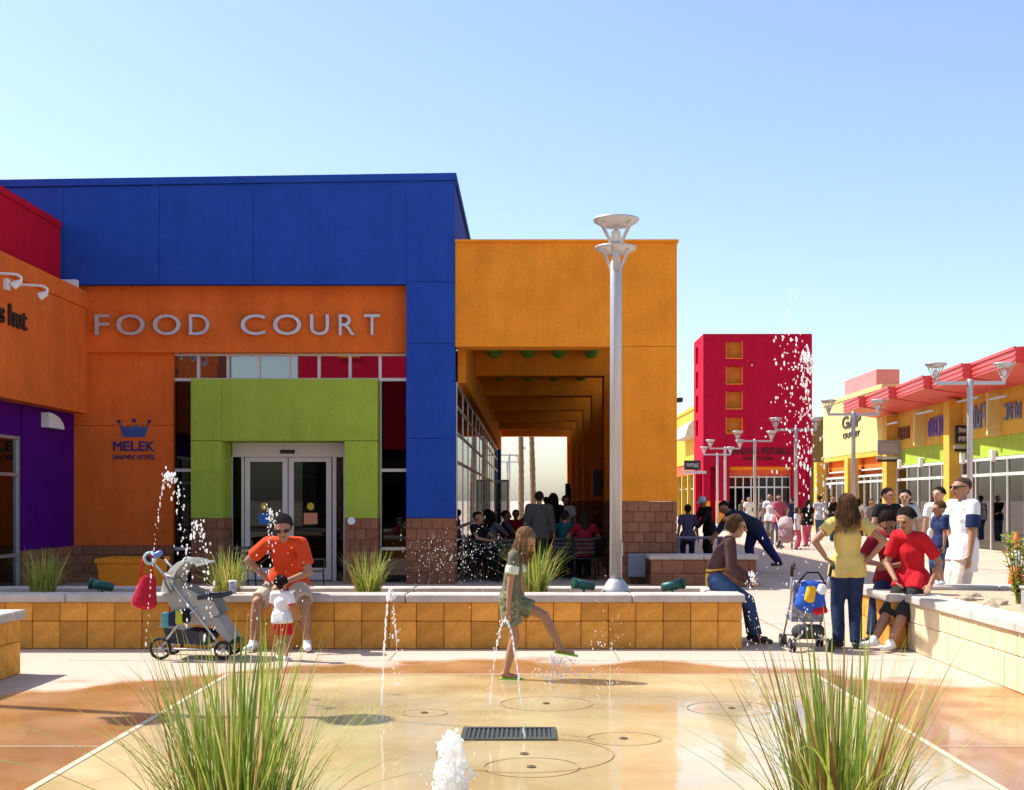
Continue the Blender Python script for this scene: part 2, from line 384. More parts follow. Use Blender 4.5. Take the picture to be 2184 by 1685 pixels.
# ================================================================== SEAT WALLS AND PLANTERS
H0 = .59
def caps_x(par, x0, x1, y0, y1, z, n, t=.085):
    w_ = (x1-x0)/n
    for k in range(n): inst('cap_stone', piece(w_-.008, y1-y0, t, CAPC, .012), (x0+(k+.5)*w_, (y0+y1)/2, z-t/2), par)
def caps_y(par, y0, y1, x0, x1, z, n, t=.085):
    w_ = (y1-y0)/n
    for k in range(n): inst('cap_stone', piece(x1-x0, w_-.008, t, CAPC, .012), ((x0+x1)/2, y0+(k+.5)*w_, z-t/2), par)
pl = thing('seat_planter', 'long golden block planter with concrete cap, the man in orange sits on it', 'planter', (-2.4, 14.6, 0))
bo('core', GOLDM, pl, -7.4, 2.25, 14.03, 14.25, 0, .505); bo('core', GOLDM, pl, -7.4, 2.25, 15.05, 15.25, 0, .505)
bo('core', GOLDM, pl, 2.02, 2.245, 14.26, 15.04, 0, .505)
blocks_x(pl, -7.4, 2.30, 14.03, .0, .30, .295, .30, GOLD, d=.06, stag=False); blocks_x(pl, -7.4, 2.30, 14.03, .30, .505, .295, .205, GOLD, d=.06, stag=False)
blocks_y(pl, 14.04, 15.24, 2.25, 0, .505, .295, .2525, GOLD, d=.05, sgn=1)
caps_x(pl, -7.4, 2.33, 13.92, 14.30, H0, 8); caps_x(pl, -7.4, 2.33, 15.0, 15.3, H0, 8); caps_y(pl, 14.302, 14.998, 1.98, 2.33, H0, 1)
bo('soil', SOIL, pl, -7.4, 2.0, 14.26, 15.04, .2, .52)
pr = thing('seat_planter', 'sunlit cream golden planter wall along the right edge of the splash pad', 'planter', (5.6, 11.5, 0))
bo('core', mat('sunlit golden mortar', (.55, .43, .25)), pr, 4.12, 4.32, 5.5, 14.12, 0, .505); bo('core', GOLDM, pr, 3.95, 4.319, 14.121, 15.6, 0, .505); bo('core', GOLDM, pr, 4.321, 9, 15.35, 15.6, 0, .505)
blocks_y(pr, 5.5, 13.94, 4.12, 0, .30, .295, .30, GOLDLIT, d=.05, stag=False); blocks_y(pr, 5.5, 13.94, 4.12, .30, .505, .295, .205, GOLDLIT, d=.05, stag=False)  # sunlit face wears the paler copy; shaded faces keep gold
bo('core', GOLDM, pr, 3.95, 4.119, 14.03, 14.12, 0, .504)
blocks_x(pr, 3.90, 4.07, 14.03, 0, .505, .3, .2525, GOLD, d=.06, stag=False); blocks_y(pr, 14.04, 15.6, 3.95, 0, .505, .295, .2525, GOLD, d=.05)
caps_y(pr, 5.5, 13.92, 4.03, 4.40, H0, 8); caps_y(pr, 13.925, 15.66, 3.86, 4.40, H0, 2); caps_x(pr, 4.41, 9, 15.3, 15.66, H0, 4)
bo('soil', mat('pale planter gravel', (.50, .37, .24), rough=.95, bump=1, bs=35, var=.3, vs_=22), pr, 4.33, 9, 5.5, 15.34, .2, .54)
plf = thing('seat_planter', 'short golden wall stub with concrete cap at the left edge', 'planter', (-5.2, 9, 0))
bo('core', GOLDM, plf, -5.2, -4.74, 5.5, 11.95, 0, .505)
blocks_y(plf, 5.5, 12.0, -4.74, 0, .30, .295, .30, GOLD, d=.05, sgn=1); blocks_y(plf, 5.5, 12.0, -4.74, .30, .505, .295, .205, GOLD, d=.05, sgn=1)
caps_y(plf, 5.5, 12.04, -5.24, -4.65, H0, 6); bo('soil', SOIL, plf, -8, -5.25, 5.5, 12, .1, .53)
pn = thing('seat_planter', 'near golden planter below the frame holding the two big grass clumps', 'planter', (0, 4.2, 0))
bo('core', GOLDM, pn, -3.2, 3.2, 4.5, 4.62, 0, .42); bo('core', GOLDM, pn, -3.2, 3.2, 3.6, 3.75, 0, .42); bo('soil', SOIL, pn, -3.2, 3.2, 3.76, 4.49, .1, .40)
caps_x(pn, -3.2, 3.2, 4.46, 4.66, .5, 5); caps_x(pn, -3.2, 3.2, 3.56, 3.78, .5, 5)
pb = thing('seat_planter', 'shaded brown masonry seat wall beside the amber column', 'planter', (3.25, 24.3, 0))
bo('core', MORTAR, pb, 2.30, 4.16, 23.95, 24.6, 0, .50); blocks_x(pb, 2.26, 4.2, 23.95, 0, .50, .4, .25, BROWN, d=.04)
blocks_y(pb, 23.96, 24.6, 4.16, 0, .5, .4, .25, BROWN, d=.04, sgn=1); caps_x(pb, 2.22, 4.24, 23.88, 24.66, H0, 2)
# ================================================================== FOOD COURT
ZF = 24.9; KF = FOC/ZF
fx = lambda vx: (vx-1127)/KF
fz = lambda vy: EYE-(vy-1067)/KF
fc = thing('food_court_building', 'food court building with a deep blue frame, orange sign band and glass entrance', 'building', (-5, ZF, 0))
bl0, bl1 = fx(-170), fx(866)
zt = lambda x: 7.70+(x+10.13)*(7.85-7.70)/8.7
ztop = fz(372)
bm = B(); prism(bm, [(bl0-1.4, 5.76), (-1.43, 5.76), (-1.43, zt(-1.43)-.1), (bl0-1.4, zt(bl0)-.1)], 'y', ZF+.03, 36); ob('upper_core', bm, BLUE, fc)
xs = [bl0-1.4, fx(135), fx(340), fx(540), fx(866)]
for a, b_ in zip(xs, xs[1:]):
    bm = B(); prism(bm, [(a+.0035, 5.74), (b_-.0035, 5.74), (b_-.0035, zt(b_)-.12), (a+.0035, zt(a)-.12)], 'y', ZF, ZF+.028); ob('panel', bm, BLUE, fc)
px0, px1 = fx(866), fx(970)
for za, zb in ((fz(1105), fz(935)), (fz(935), fz(732)), (fz(732), fz(601)), (fz(601), zt(px1)-.12)):
    bo('panel', BLUE, fc, px0+.004, px1, ZF-.002, ZF+.028, za+.005, zb-.005)
bo('pier_core', BLUE, fc, px0+.003, px1-.02, ZF+.0285, ZF+.75, 1.26, 5.755)
bm = B(); prism(bm, [(bl0-1.4, zt(bl0)-.115), (px1+.03, zt(px1)-.115), (px1+.03, zt(px1)+.02), (bl0-1.4, zt(bl0)+.02)], 'y', ZF-.04, 36.05); ob('parapet_cap', bm, BLUE, fc)
# pier base
pbse = bo('pier_base', MORTAR, fc, px0+.03, px1-.03, ZF+.01, ZF+.74, 0, 1.255)
blocks_x(pbse, px0, px1, ZF+.01, 0, 1.257, .2, .2, BROWN, d=.04)
blocks_y(pbse, ZF+.02, ZF+.74, px1-.03, 0, 1.257, .2, .2, BROWN, d=.04, sgn=1)
# orange sign band and lettering
bo('sign_band', ORANGE, fc, -8.75, px0, ZF+.30, ZF+.6, fz(748), 5.757)
bo('wall_panel', ORANGE, fc, -8.86, fx(357), ZF+.42, ZF+.72, fz(905)+.004, fz(748)-.001)
bo('wall_panel', ORANGE, fc, -8.86, fx(357), ZF+.42, ZF+.72, .72, fz(905)-.004)
wb = bo('wall_base', MORTAR, fc, -8.9, fx(357)-.01, ZF+.45, ZF+.7, 0, .715); blocks_x(wb, -8.9, fx(357), ZF+.45, 0, .717, .4, .2, BROWN, d=.04)
LET = [('F', 203, 234), ('O', 249, 309), ('O', 327, 386), ('D', 404, 447), ('C', 514, 566), ('O', 583, 643), ('U', 662, 702), ('R', 723, 757), ('T', 777, 811)]
for ch, a, b_ in LET:
    bm = text_bm(ch, .02); kk = FOC/(ZF+.22)
    fit_text(bm, (a-1127)/kk, (b_-1127)/kk, EYE-(715-1067)/kk, EYE-(671-1067)/kk, V3((0, ZF+.27, 0)), UX, NY, .09)
    ob('letter', bm, mat('letter steel', (.55, .56, .60), rough=.38, metal=.5), fc)
    for dx in (.12, ):
        pass
# crown logo and name
kk = FOC/(ZF+.42); cx = lambda vx: (vx-1127)/kk; cz = lambda vy: EYE-(vy-1067)/kk
bm = B(); prism(bm, [(cx(p), cz(q)) for p, q in ((263, 932), (309, 932), (314, 917), (317, 903), (311, 913), (304, 908), (298, 914), (292, 907), (286, 907), (280, 914), (274, 908), (267, 913), (256, 903), (259, 917))], 'y', ZF+.40, ZF+.42)
crown = ob('crown_logo', bm, SIGNL, fc)
for p, q, r in ((254, 899, 4), (319, 899, 4), (286.5, 897, 4.5)):
    bm = B(); c = V3((cx(p), ZF+.42, cz(q))); loft(bm, [[c+V3((math.cos(t)*r/kk, y, math.sin(t)*r/kk)) for t in [2*math.pi*k/12 for k in range(12)]] for y in (0, -.02)]); ob('crown_ball', bm, SIGNB, crown)
for ch, a, b_ in zip('MELEK', (242, 263, 280, 296, 312), (261, 278, 294, 310, 330)):
    bm = text_bm(ch, .02, bevel=.02); fit_text(bm, cx(a), cx(b_), cz(962), cz(941), V3((0, ZF+.42, 0)), UX, NY, .02); ob('letter', bm, SIGNB, fc)
bm = B(); scrawl(bm, cx(241), cx(290), cz(980), cz(970), V3((0, ZF+.42, 0)), UX, NY, .012, 9, 3); scrawl(bm, cx(293), cx(332), cz(980), cz(970), V3((0, ZF+.42, 0)), UX, NY, .012, 7, 4); ob('small_lettering', bm, SIGNB, fc)
# glazing
GY = ZF+.55
kg = FOC/GY; gx = lambda vx: (vx-1127)/kg; gz = lambda vy: EYE-(vy-1067)/kg
gt, gtr = gz(752), gz(810)
mul = [360, 424, 487, 553, 617, 681, 747, 811, 868]
ft = .055
bo('mullion', ALUW, fc, gx(357), px0, GY-.04, GY+.06, gt-.07, gt)
bo('mullion', ALUW, fc, gx(357), px0, GY-.041, GY+.06, gtr-.03, gtr+.03)
for m_ in mul[:-1]: bo('mullion', ALUW, fc, gx(m_)-ft/2, gx(m_)+ft/2, GY-.036, GY+.055, gtr+.031, gt-.071)
for a, b_ in zip(mul, mul[1:]): bo('pane', GLASSR, fc, gx(a)+ft/2, gx(b_)-ft/2, GY, GY+.012, gtr+.031, gt-.071)
for a, b_ in ((360, 409), (811, 868)):
    for m_ in ((360,) if a == 360 else (811,)): bo('mullion', ALUW, fc, gx(m_)-ft/2, gx(m_)+ft/2, GY-.036, GY+.055, 0, gtr-.031)
    for q in (1003, 1170): bo('mullion', ALUW, fc, gx(a)+ft/2, gx(b_), GY-.035, GY+.05, gz(q)-.03, gz(q)+.03)
    for za, zb in ((gz(1003)+.03, gtr-.031), (gz(1170)+.03, gz(1003)-.03), (.02, gz(1170)-.03)):
        bo('pane', GLASS, fc, gx(a)+ft/2, gx(b_)-.001, GY, GY+.012, za, zb)
# green entrance portal
PF = ZF+.03; kp = FOC/PF; qx = lambda vx: (vx-1127)/kp; qz = lambda vy: EYE-(vy-1067)/kp
PB = ZF+1.0
por = bo('entrance_portal', GREEN, fc, qx(473), qx(735), PF+.004, PB, qz(940), qz(808))
for a, b_ in ((407, 473), (735, 805)):
    bo('portal_leg', GREEN, por, qx(a), qx(b_)-.006 if a == 407 else qx(b_), PF, PB, qz(940)+.005, qz(808)+.002)
    bo('portal_leg', GREEN, por, qx(a), qx(b_)-.006 if a == 407 else qx(b_), PF, PB, 1.26, qz(940)-.005)
    lb = bo('leg_base', MORTAR, por, qx(a)+.035, qx(b_)-.035, PF+.03, PB, 0, 1.255)
    blocks_x(por, qx(a), qx(b_), PF+.03, 0, 1.256, .2, .2, BROWN, d=.04)
    s = qx(473) if a == 407 else qx(a)
    blocks_y(por, PF+.035, PB, (qx(b_)-.035) if a == 407 else qx(b_)-.035, 0, 1.256, .2, .2, BROWN, d=.04, sgn=1)
bm = B(); c = V3((qx(750), PF-.012, qz(1111))); loft(bm, [[c+V3((math.cos(t)*.075, y, math.sin(t)*.075)) for t in [2*math.pi*k/20 for k in range(20)]] for y in (0, -.045)]); ob('alarm_bell', bm, WHITE, por)
# doors
DY = PB-.06; kd = FOC/DY; dx = lambda vx: (vx-1127)/kd; dz = lambda vy: EYE-(vy-1067)/kd
bo('door_header', ALUW, fc, qx(473)+.02, qx(735)-.02, DY-.10, DY+.02, dz(975), qz(940)-.002)
bo('door_sensor', BLACK, fc, dx(600), dx(631), DY-.135, DY-.101, dz(968), dz(960))
for a, b_ in ((489, 497), (516, 522), (710, 718), (733, 741)):
    bo('door_frame', ALUW, fc, dx(a), dx(b_), DY-.05, DY+.03, 0, dz(975)-.001)
for a, b_ in ((497, 516), (718, 733)): bo('pane', GLASSC, fc, dx(a), dx(b_), DY-.01, DY, .0, dz(975)-.001)
YELS = mat('yellow sticker', (.70, .55, .04), rough=.5); BLP = mat('blue poster', (.03, .20, .55), rough=.5); ORP = mat('orange poster', (.75, .30, .16), rough=.5)
for a, b_, pc, pa, pbb in ((524, 615, BLP, 553, 577), (617, 708, ORP, 649, 678)):
    d = bo('door', ALUW, fc, dx(a), dx(b_), DY-.075, DY-.03, dz(985), dz(976)+.0)
    for p, q in ((a, a+11), (b_-11, b_)): bo('door_stile', ALUW, d, dx(p), dx(q), DY-.075, DY-.03, .02, dz(985)-.001)
    bo('door_rail', ALUW, d, dx(a+11)+.001, dx(b_-11)-.001, DY-.074, DY-.031, .02, .26)
    bo('pane', GLASSC, d, dx(a+11), dx(b_-11), DY-.055, DY-.045, .26, dz(985)-.001)
    bo('poster', pc, d, dx(pa), dx(pbb), DY-.061, DY-.0565, dz(1118), dz(1094))
    bm = B(); c = V3((dx((pa+pbb)/2), DY-.0565, dz(1080))); loft(bm, [[c+V3((math.cos(t)*.07, y, math.sin(t)*.075)) for t in [2*math.pi*k/16 for k in range(16)]] for y in (0, -.006)]); ob('sticker', bm, YELS, d)
    bo('push_bar', BLACK, d, dx(a+12), dx(b_-12), DY-.10, DY-.08, .98, 1.02)
# interior
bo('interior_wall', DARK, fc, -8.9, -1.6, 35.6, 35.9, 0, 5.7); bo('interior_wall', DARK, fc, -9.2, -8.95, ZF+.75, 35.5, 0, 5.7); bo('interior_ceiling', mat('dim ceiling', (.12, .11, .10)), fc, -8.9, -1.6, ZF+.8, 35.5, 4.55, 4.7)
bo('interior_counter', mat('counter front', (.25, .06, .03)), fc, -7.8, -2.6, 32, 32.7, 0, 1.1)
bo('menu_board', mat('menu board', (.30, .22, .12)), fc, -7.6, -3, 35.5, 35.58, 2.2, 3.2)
# ================================================================== ARCADE
ar = thing('arcade', 'amber covered arcade of repeating portal frames beside the food court', 'arcade', (.7, 41, 0))
AX0, AX1, AXI = -1.405, 2.85, 1.79
SP = 5.83
for i in range(7):
    y0 = ZF+SP*i; fr = bo('portal_frame', AMBER, ar, AX0, AXI if i else AXI, y0 + (0 if i else .03), y0+.62, 4.55, 5.42 if i else 6.55)
    bo('column', AMBER, fr, AXI+.004, AX1, y0+(0 if i else .03)-.003, y0+.9, 1.58, 4.55-.003)
    bo('column_head', AMBER, fr, AXI+.004, AX1, y0+(0 if i else .03)-.003, y0+.9, 4.555, 5.42 if i else 6.55)
    cb = bo('column_base', MORTAR, fr, AXI+.035, AX1-.035, y0+.03, y0+.87, 0, 1.575)
    if i < 3:
        blocks_x(fr, AXI, AX1, y0+.03, 0, 1.577, .215, .197, BROWN, d=.04)
        blocks_y(fr, y0+.031, y0+.87, AXI+.035, 0, 1.577, .215, .197, BROWN, d=.04)
    else: bo('base_face', BROWN, fr, AXI, AX1, y0-.005, y0+.029, 0, 1.576); bo('base_face', BROWN, fr, AXI, AXI+.034, y0+.03, y0+.87, 0, 1.576)
for i in range(6):
    y0 = ZF+SP*i+.905; bo('side_wall', AMBER, ar, 2.30, 2.50, y0, y0+SP-.91, 1.58, 4.35); bo('side_wall_base', BROWN, ar, 2.27, 2.53, y0, y0+SP-.91, 0, 1.575)  # inferred solid bays, added to darken the arcade; top gap tuned for light
bo('roof_slab', AMBER, ar, AX0, AX1-.01, ZF+.63, ZF+SP*6+.6, 5.44, 5.6)
bo('parapet', AMBER, ar, AX1-.25, AX1-.012, ZF+.94, ZF+SP*6+.6, 5.61, 6.5)
bo('parapet_cap', AMBER, ar, AX0, AX1+.03, ZF-.02, ZF+.68, 6.552, 6.60)
for x in (-.80, .0, .72, 1.5):
    bm = B(); tube(bm, [(x, ZF+.63, 5.14), (x, ZF+SP*6, 5.14)], .19, 14); ob('ceiling_pipe', bm, OLIVEP, ar, smooth=True)
bo('soffit_light', BLACK, ar, .25, .55, ZF+1.2, ZF+1.5, 5.2, 5.42)
bo('upper_wall', AMBER, ar, AX0+.01, AX0+.16, ZF+.76, ZF+SP*6, 3.92, 5.43)
RX = AX0-.02
rails = (.06, 1.05, 2.36, 2.93, 3.45, 3.90)
for z in rails: bo('mullion', ALUW, ar, RX-.04, RX+.025, ZF+.76, ZF+SP*6-.7, z-.03, z+.03)
ys = [ZF+.80+2.4*k for k in range(15)]
for k, y in enumerate(ys):
    bo('mullion', ALU, ar, RX-.035, RX+.02, y-.025, y+.025, .09, 3.87)
for a, b_ in zip(ys, ys[1:]):
    for za, zb in zip(rails, rails[1:]):
        inst('pane', piece(.012, b_-a-.06, zb-za-.06, GLASSA, 0), (RX, (a+b_)/2, (za+zb)/2), ar)
bo('end_pier', BLUE, ar, -1.72, -1.27, ZF+SP*6-.6, ZF+SP*6+.9, 0, 4.9)
dl = thing('open_door', 'open aluminium framed glass door on the arcade side of the food court', 'door', (-1.05, 51.2, 0))
for a in ((-1.34, -1.27, 0, 2.41), (-.84, -.77, 0, 2.41)): bo('door_stile', ALUW, dl, a[0], a[1], 51.2, 51.25, a[2], a[3])
for a in ((2.33, 2.41), (.0, .2)): bo('door_rail', ALUW, dl, -1.269, -.841, 51.2, 51.25, a[0], a[1])
bo('pane', GLASSC, dl, -1.269, -.841, 51.22, 51.23, .2, 2.33)
for x, y, z0, z1, lab in ((AXI-.012, ZF+SP*1+.25, 1.7, 2.32, 'black loudspeaker box mounted on a near arcade column'), (AXI-.012, ZF+SP*5+.2, 1.35, 2.3, 'black sign box mounted on a far arcade column')):
    s = thing('wall_speaker', lab, 'speaker', (x-.1, y, z0)); bo('cabinet', BLACK, s, x-.24, x-.03, y-.13, y+.13, z0, z1, bev=.01); bo('bracket', BLACK, s, x-.029, x, y-.05, y+.05, z0+.2, z1-.2)
    bo('grille', mat('dark speaker mesh', (.045, .045, .05), rough=.9), s, x-.22, x-.05, y-.136, y-.131, z0+.03, z1-.03)
ub = thing('utility_box', 'small blue grey electrical box at the foot of the amber column', 'utility box', (2.05, ZF-.12, 0))
UB = mat('blue grey enamel', (.20, .24, .30), rough=.5)
bo('cabinet', UB, ub, 1.90, 2.23, ZF-.22, ZF-.015, .14, .58, bev=.01); bo('door_panel', UB, ub, 1.92, 2.21, ZF-.232, ZF-.221, .17, .55); bo('leg', BLACK, ub, 1.95, 2.0, ZF-.15, ZF-.1, 0, .139); bo('leg', BLACK, ub, 2.13, 2.18, ZF-.15, ZF-.1, 0, .139)
# ================================================================== LEFT WING
lw = thing('shop_building', 'side shop wing with orange fascia over a purple storefront at the left edge', 'building', (-9.5, 20, 0))
bo('fascia', ORANGE, lw, -9.0, -8.56, 15.2, ZF+.295, 3.28, 5.30); bo('fascia_cap', ORANGE, lw, -9.02, -8.525, 15.2, ZF+.294, 5.305, 5.63)
bo('roof', mat('pale roof membrane', (.6, .58, .55)), lw, -13, -9.021, 15.2, ZF-.05, 5.2, 5.35)
bo('upper_wall', RED, lw, -13, -8.955, 15.2, ZF-.06, 5.36, 6.80); bo('upper_cap', RED, lw, -13, -8.93, 15.2, ZF-.055, 6.805, 6.93)
bo('flashing', WHITE, lw, -8.93, -8.60, ZF-.2, ZF-.06, 5.635, 5.80)
PXW = -8.86
bo('purple_wall', PURPLE, lw, PXW-.2, PXW, 22.75, ZF+.41, .72, 3.279); bo('purple_wall', PURPLE, lw, PXW-.2, PXW-.03, 15.2, 22.745, 2.72, 3.279)
wb = bo('wall_base', MORTAR, lw, PXW-.2, PXW-.02, 22.75, ZF+.4, 0, .715); blocks_y(wb, 22.75, ZF+.4, PXW-.02, 0, .716, .4, .2, BROWN, d=.04, sgn=1)
ys = [22.74-1.05*k for k in range(8)]
for y in ys: bo('mullion', ALU, lw, PXW-.15, PXW-.04, y-.06, y, 0, 2.719)
for z in (.62, 2.02, 2.66): bo('mullion', ALU, lw, PXW-.149, PXW-.041, ys[-1], 22.68, z, z+.055)
for a, b_ in zip(ys, ys[1:]):
    for za, zb in ((.03, .62), (.675, 2.02), (2.075, 2.66)): bo('pane', GLASS, lw, PXW-.10, PXW-.09, b_, a-.06, za, zb)
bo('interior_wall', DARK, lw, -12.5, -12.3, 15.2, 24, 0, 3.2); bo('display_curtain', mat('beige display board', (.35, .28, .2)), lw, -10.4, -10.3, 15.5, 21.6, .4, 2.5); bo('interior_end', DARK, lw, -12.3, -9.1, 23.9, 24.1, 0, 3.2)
bm = B(); prism(bm, [(0, 0)]+[(.36*math.cos(t), .27*math.sin(t)) for t in [math.pi/2*k/10 for k in range(11)]], 'x', 0, .14)
for v in bm.verts: v.co = V3((PXW+v.co.x, 23.62+v.co.y*2.2, 2.93+v.co.z))
ob('wall_sconce', bm, WHITE, lw)
bm = text_bm('Sunglass hut', .02, bevel=.012); fit_text(bm, 19.28, 22.08, 4.36, 4.84, V3((-8.559, 0, 0)), UY, NX, .05); bmesh.ops.remove_doubles(bm, verts=bm.verts[:], dist=1e-5); bm.verts.index_update(); letters(bm, SIGND, lw)
for k, y in enumerate((21.24, 20.15, 19.06)):
    bm = B(); tube(bm, [(-8.56, y, 5.13), (-8.25, y, 5.125), (-7.93, y, 5.10), (-7.87, y, 5.06), (-7.87, y, 5.0), (-7.91, y, 4.96)], .022, 8); g_ = ob('gooseneck_lamp', bm, WHITE, lw, smooth=True)
    bo('mounting_plate', WHITE, g_, -8.56, -8.50, y-.07, y+.07, 5.04, 5.22); bm = B(); tube(bm, [(-7.88, y, 4.99), (-7.99, y, 4.93)], .045, 10, .07); ob('lamp_head', bm, WHITE, g_)
# ================================================================== TOWER
TY = 85.0; KT = FOC/TY
tx = lambda vx: (vx-1127)/KT
tz = lambda vy: EYE-(vy-1067)/KT
tw = thing('shop_tower', 'tall crimson tower with a column of square orange recesses', 'tower', (tx(1616), TY+2.4, 0))
T0, T1, TT = tx(1500), tx(1732), tz(712); TB = TY+4.8
wx0, wx1 = tx(1548), tx(1584); ws = [(tz(765), tz(728)), (tz(820), tz(782)), (tz(873), tz(835)), (tz(925), tz(890))]
ox0, ox1, oz = tx(1556), tx(1690), tz(995)
bo('wall', TOWER, tw, T0, wx0, TY, TY+.5, oz, TT); bo('wall', TOWER, tw, wx1, T1, TY, TY+.5, oz, TT)
zs = [TT]+[z for p in ws for z in (p[1], p[0])]+[oz]
for a, b_ in zip(zs[::2], zs[1::2]): bo('wall', TOWER, tw, wx0+.001, wx1-.001, TY+.002, TY+.5, b_, a)
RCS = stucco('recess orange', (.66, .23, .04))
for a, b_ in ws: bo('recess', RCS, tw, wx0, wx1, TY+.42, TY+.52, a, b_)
for a, b_ in ws:      # recess linings
    bo('recess_reveal', ORANGE, tw, wx1-.05, wx1, TY+.004, TY+.419, a, b_); bo('recess_reveal', ORANGE, tw, wx0+.0, wx0+.05, TY+.004, TY+.419, a, b_); bo('recess_reveal', AMBER, tw, wx0+.051, wx1-.051, TY+.004, TY+.419, a, a+.05)
bo('wall', TOWER, tw, T1-.4, T1, TY+.501, TB, 0, TT-.002); bo('wall', TOWER, tw, T0+.41, T1-.41, TB-.3, TB, 0, TT-.003)
# left face with recesses
sy0, sy1 = TY+2.6, TY+3.9
bo('side_wall', TOWER, tw, T0+.002, T0+.4, TY+.501, sy0, tz(1010), TT-.004); bo('side_wall', TOWER, tw, T0+.002, T0+.4, sy1, TB-.001, 0, TT-.004)
for a, b_ in zip(zs[::2], zs[1::2]): bo('side_wall', TOWER, tw, T0+.003, T0+.4, sy0+.001, sy1-.001, b_, a-.005)
for a, b_ in ws: bo('recess', ORANGE, tw, T0+.32, T0+.42, sy0, sy1, a, b_)
# legs
bo('leg', TOWER, tw, T0+.9, ox0, TY+.01, TY+.6, 1.55, oz-.001); bo('leg', TOWER, tw, T0+.001, T0+.45, TY+.01, TY+.45, 1.55, oz-.001); bo('leg', TOWER, tw, ox1, T1-.401, TY+.01, TY+.5, 0, oz-.001)
bo('leg_foot', AMBER, tw, T0+.001, T0+.45, TY, TY+.46, 0, 1.549); bo('leg_foot', AMBER, tw, T0+.9, ox0-.3, TY, TY+.62, 0, 1.549)
bo('shop_band', mat('orange red band', (.62, .09, .03)), tw, ox0+.001, ox1-.001, TY+.5, TY+.8, tz(1014), oz-.001)
bo('band_edge', AMBER, tw, ox0+.001, ox1-.001, TY+.35, TY+.499, oz-.22, oz-.002)
SY = TY+.85; cols = 8
for k in range(cols+1):
    x = ox0+(ox1-ox0)*k/cols; bo('mullion', ALUW, tw, x-.04, x+.04, SY-.05, SY+.05, 0, tz(1014)-.001)
for z in (2.46, tz(1014)-.08): bo('mullion', ALUW, tw, ox0, ox1, SY-.045, SY+.045, z-.05, z+.05)
for k in range(cols):
    a, b_ = ox0+(ox1-ox0)*k/cols+.04, ox0+(ox1-ox0)*(k+1)/cols-.04
    bo('pane', GLASS, tw, a, b_, SY, SY+.01, .02, 2.41); bo('pane', GLASS, tw, a, b_, SY, SY+.01, 2.51, tz(1014)-.13)
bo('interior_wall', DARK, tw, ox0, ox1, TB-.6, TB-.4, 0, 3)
bm = text_bm('BANANA REPUBLIC', .02, bevel=.01); fit_text(bm, tx(1553), tx(1692), tz(970), tz(955), V3((0, TY, 0)), UX, NY, .06); bmesh.ops.remove_doubles(bm, verts=bm.verts[:], dist=1e-5); bm.verts.index_update(); letters(bm, mat('maroon sign', (.06, .008, .01)), tw)
bm = text_bm('FACTORY STORE', .02); fit_text(bm, tx(1585), tx(1650), tz(982), tz(975), V3((0, TY, 0)), UX, NY, .06); bmesh.ops.remove_doubles(bm, verts=bm.verts[:], dist=1e-5); bm.verts.index_update(); letters(bm, mat('maroon sign', (.06, .008, .01)), tw)
# yellow shops left of and behind the tower
yb = thing('shop_building', 'yellow shop row just left of the red tower, with an orange band', 'building', (14.5, 115, 0))
bo('wall', YELLOW, yb, 14.6, 18, 91, 150, 4.9, 9.6); bo('wall_cap', YELLOW, yb, 14.5, 18, 90.9, 150, 9.605, 9.9); bo('band', mat('orange red band', (.62, .09, .03)), yb, 14.7, 18, 91, 150, 3.9, 4.895)
bm = B(); prism(bm, [(13.5, 7.1), (14.59, 7.1), (14.59, 8.6), (14.2, 8.5), (13.8, 8.1)], 'y', 112, 121); ob('awning', bm, mat('grey awning', (.5, .5, .53)), yb)
for k in range(10):
    y = 92+k*4.5; bo('column', YELLOW, yb, 14.6, 15.1, y, y+.6, 0, 3.899)
    bo('pane', GLASS, yb, 14.95, 14.96, y+.6, y+4.5, .1, 2.6); bo('pane', GLASS, yb, 14.95, 14.96, y+.6, y+4.5, 2.7, 3.85); bo('mullion', ALUW, yb, 14.9, 15, y+.6, y+4.5, 2.6, 2.7)
    for q in (1.6, 2.9): bo('mullion', ALUW, yb, 14.89, 15.0, y+q, y+q+.1, 0, 3.85)
bo('interior_wall', DARK, yb, 16.5, 16.7, 91, 150, 0, 3.9)
hs = thing('hanging_sign', 'black hanging sign over the walk left of the red tower', 'sign', (tx(1470), 84, 3.5))
bo('board', BLACK, hs, tx(1455), tx(1490), 83.9, 84, tz(1003), tz(983)); bo('bracket', STEEL, hs, tx(1455), tx(1502), 83.92, 83.98, tz(1011), tz(1005))
bm = B(); scrawl(bm, tx(1460), tx(1486), tz(997), tz(989), V3((0, 83.9, 0)), UX, NY, .01, 7, 9); ob('lettering', bm, mat('pale sign print', (.45, .45, .43)), hs)
wc = thing('wall_camera', 'small dark security camera on the right edge of the amber arcade', 'camera', (2.87, ZF+.3, 3.5))
bo('camera_housing', BLACK, wc, 2.87, 2.98, ZF+.12, ZF+.35, 3.50, 3.58, bev=.01); bo('bracket', BLACK, wc, 2.852, 2.869, ZF+.2, ZF+.3, 3.46, 3.62)
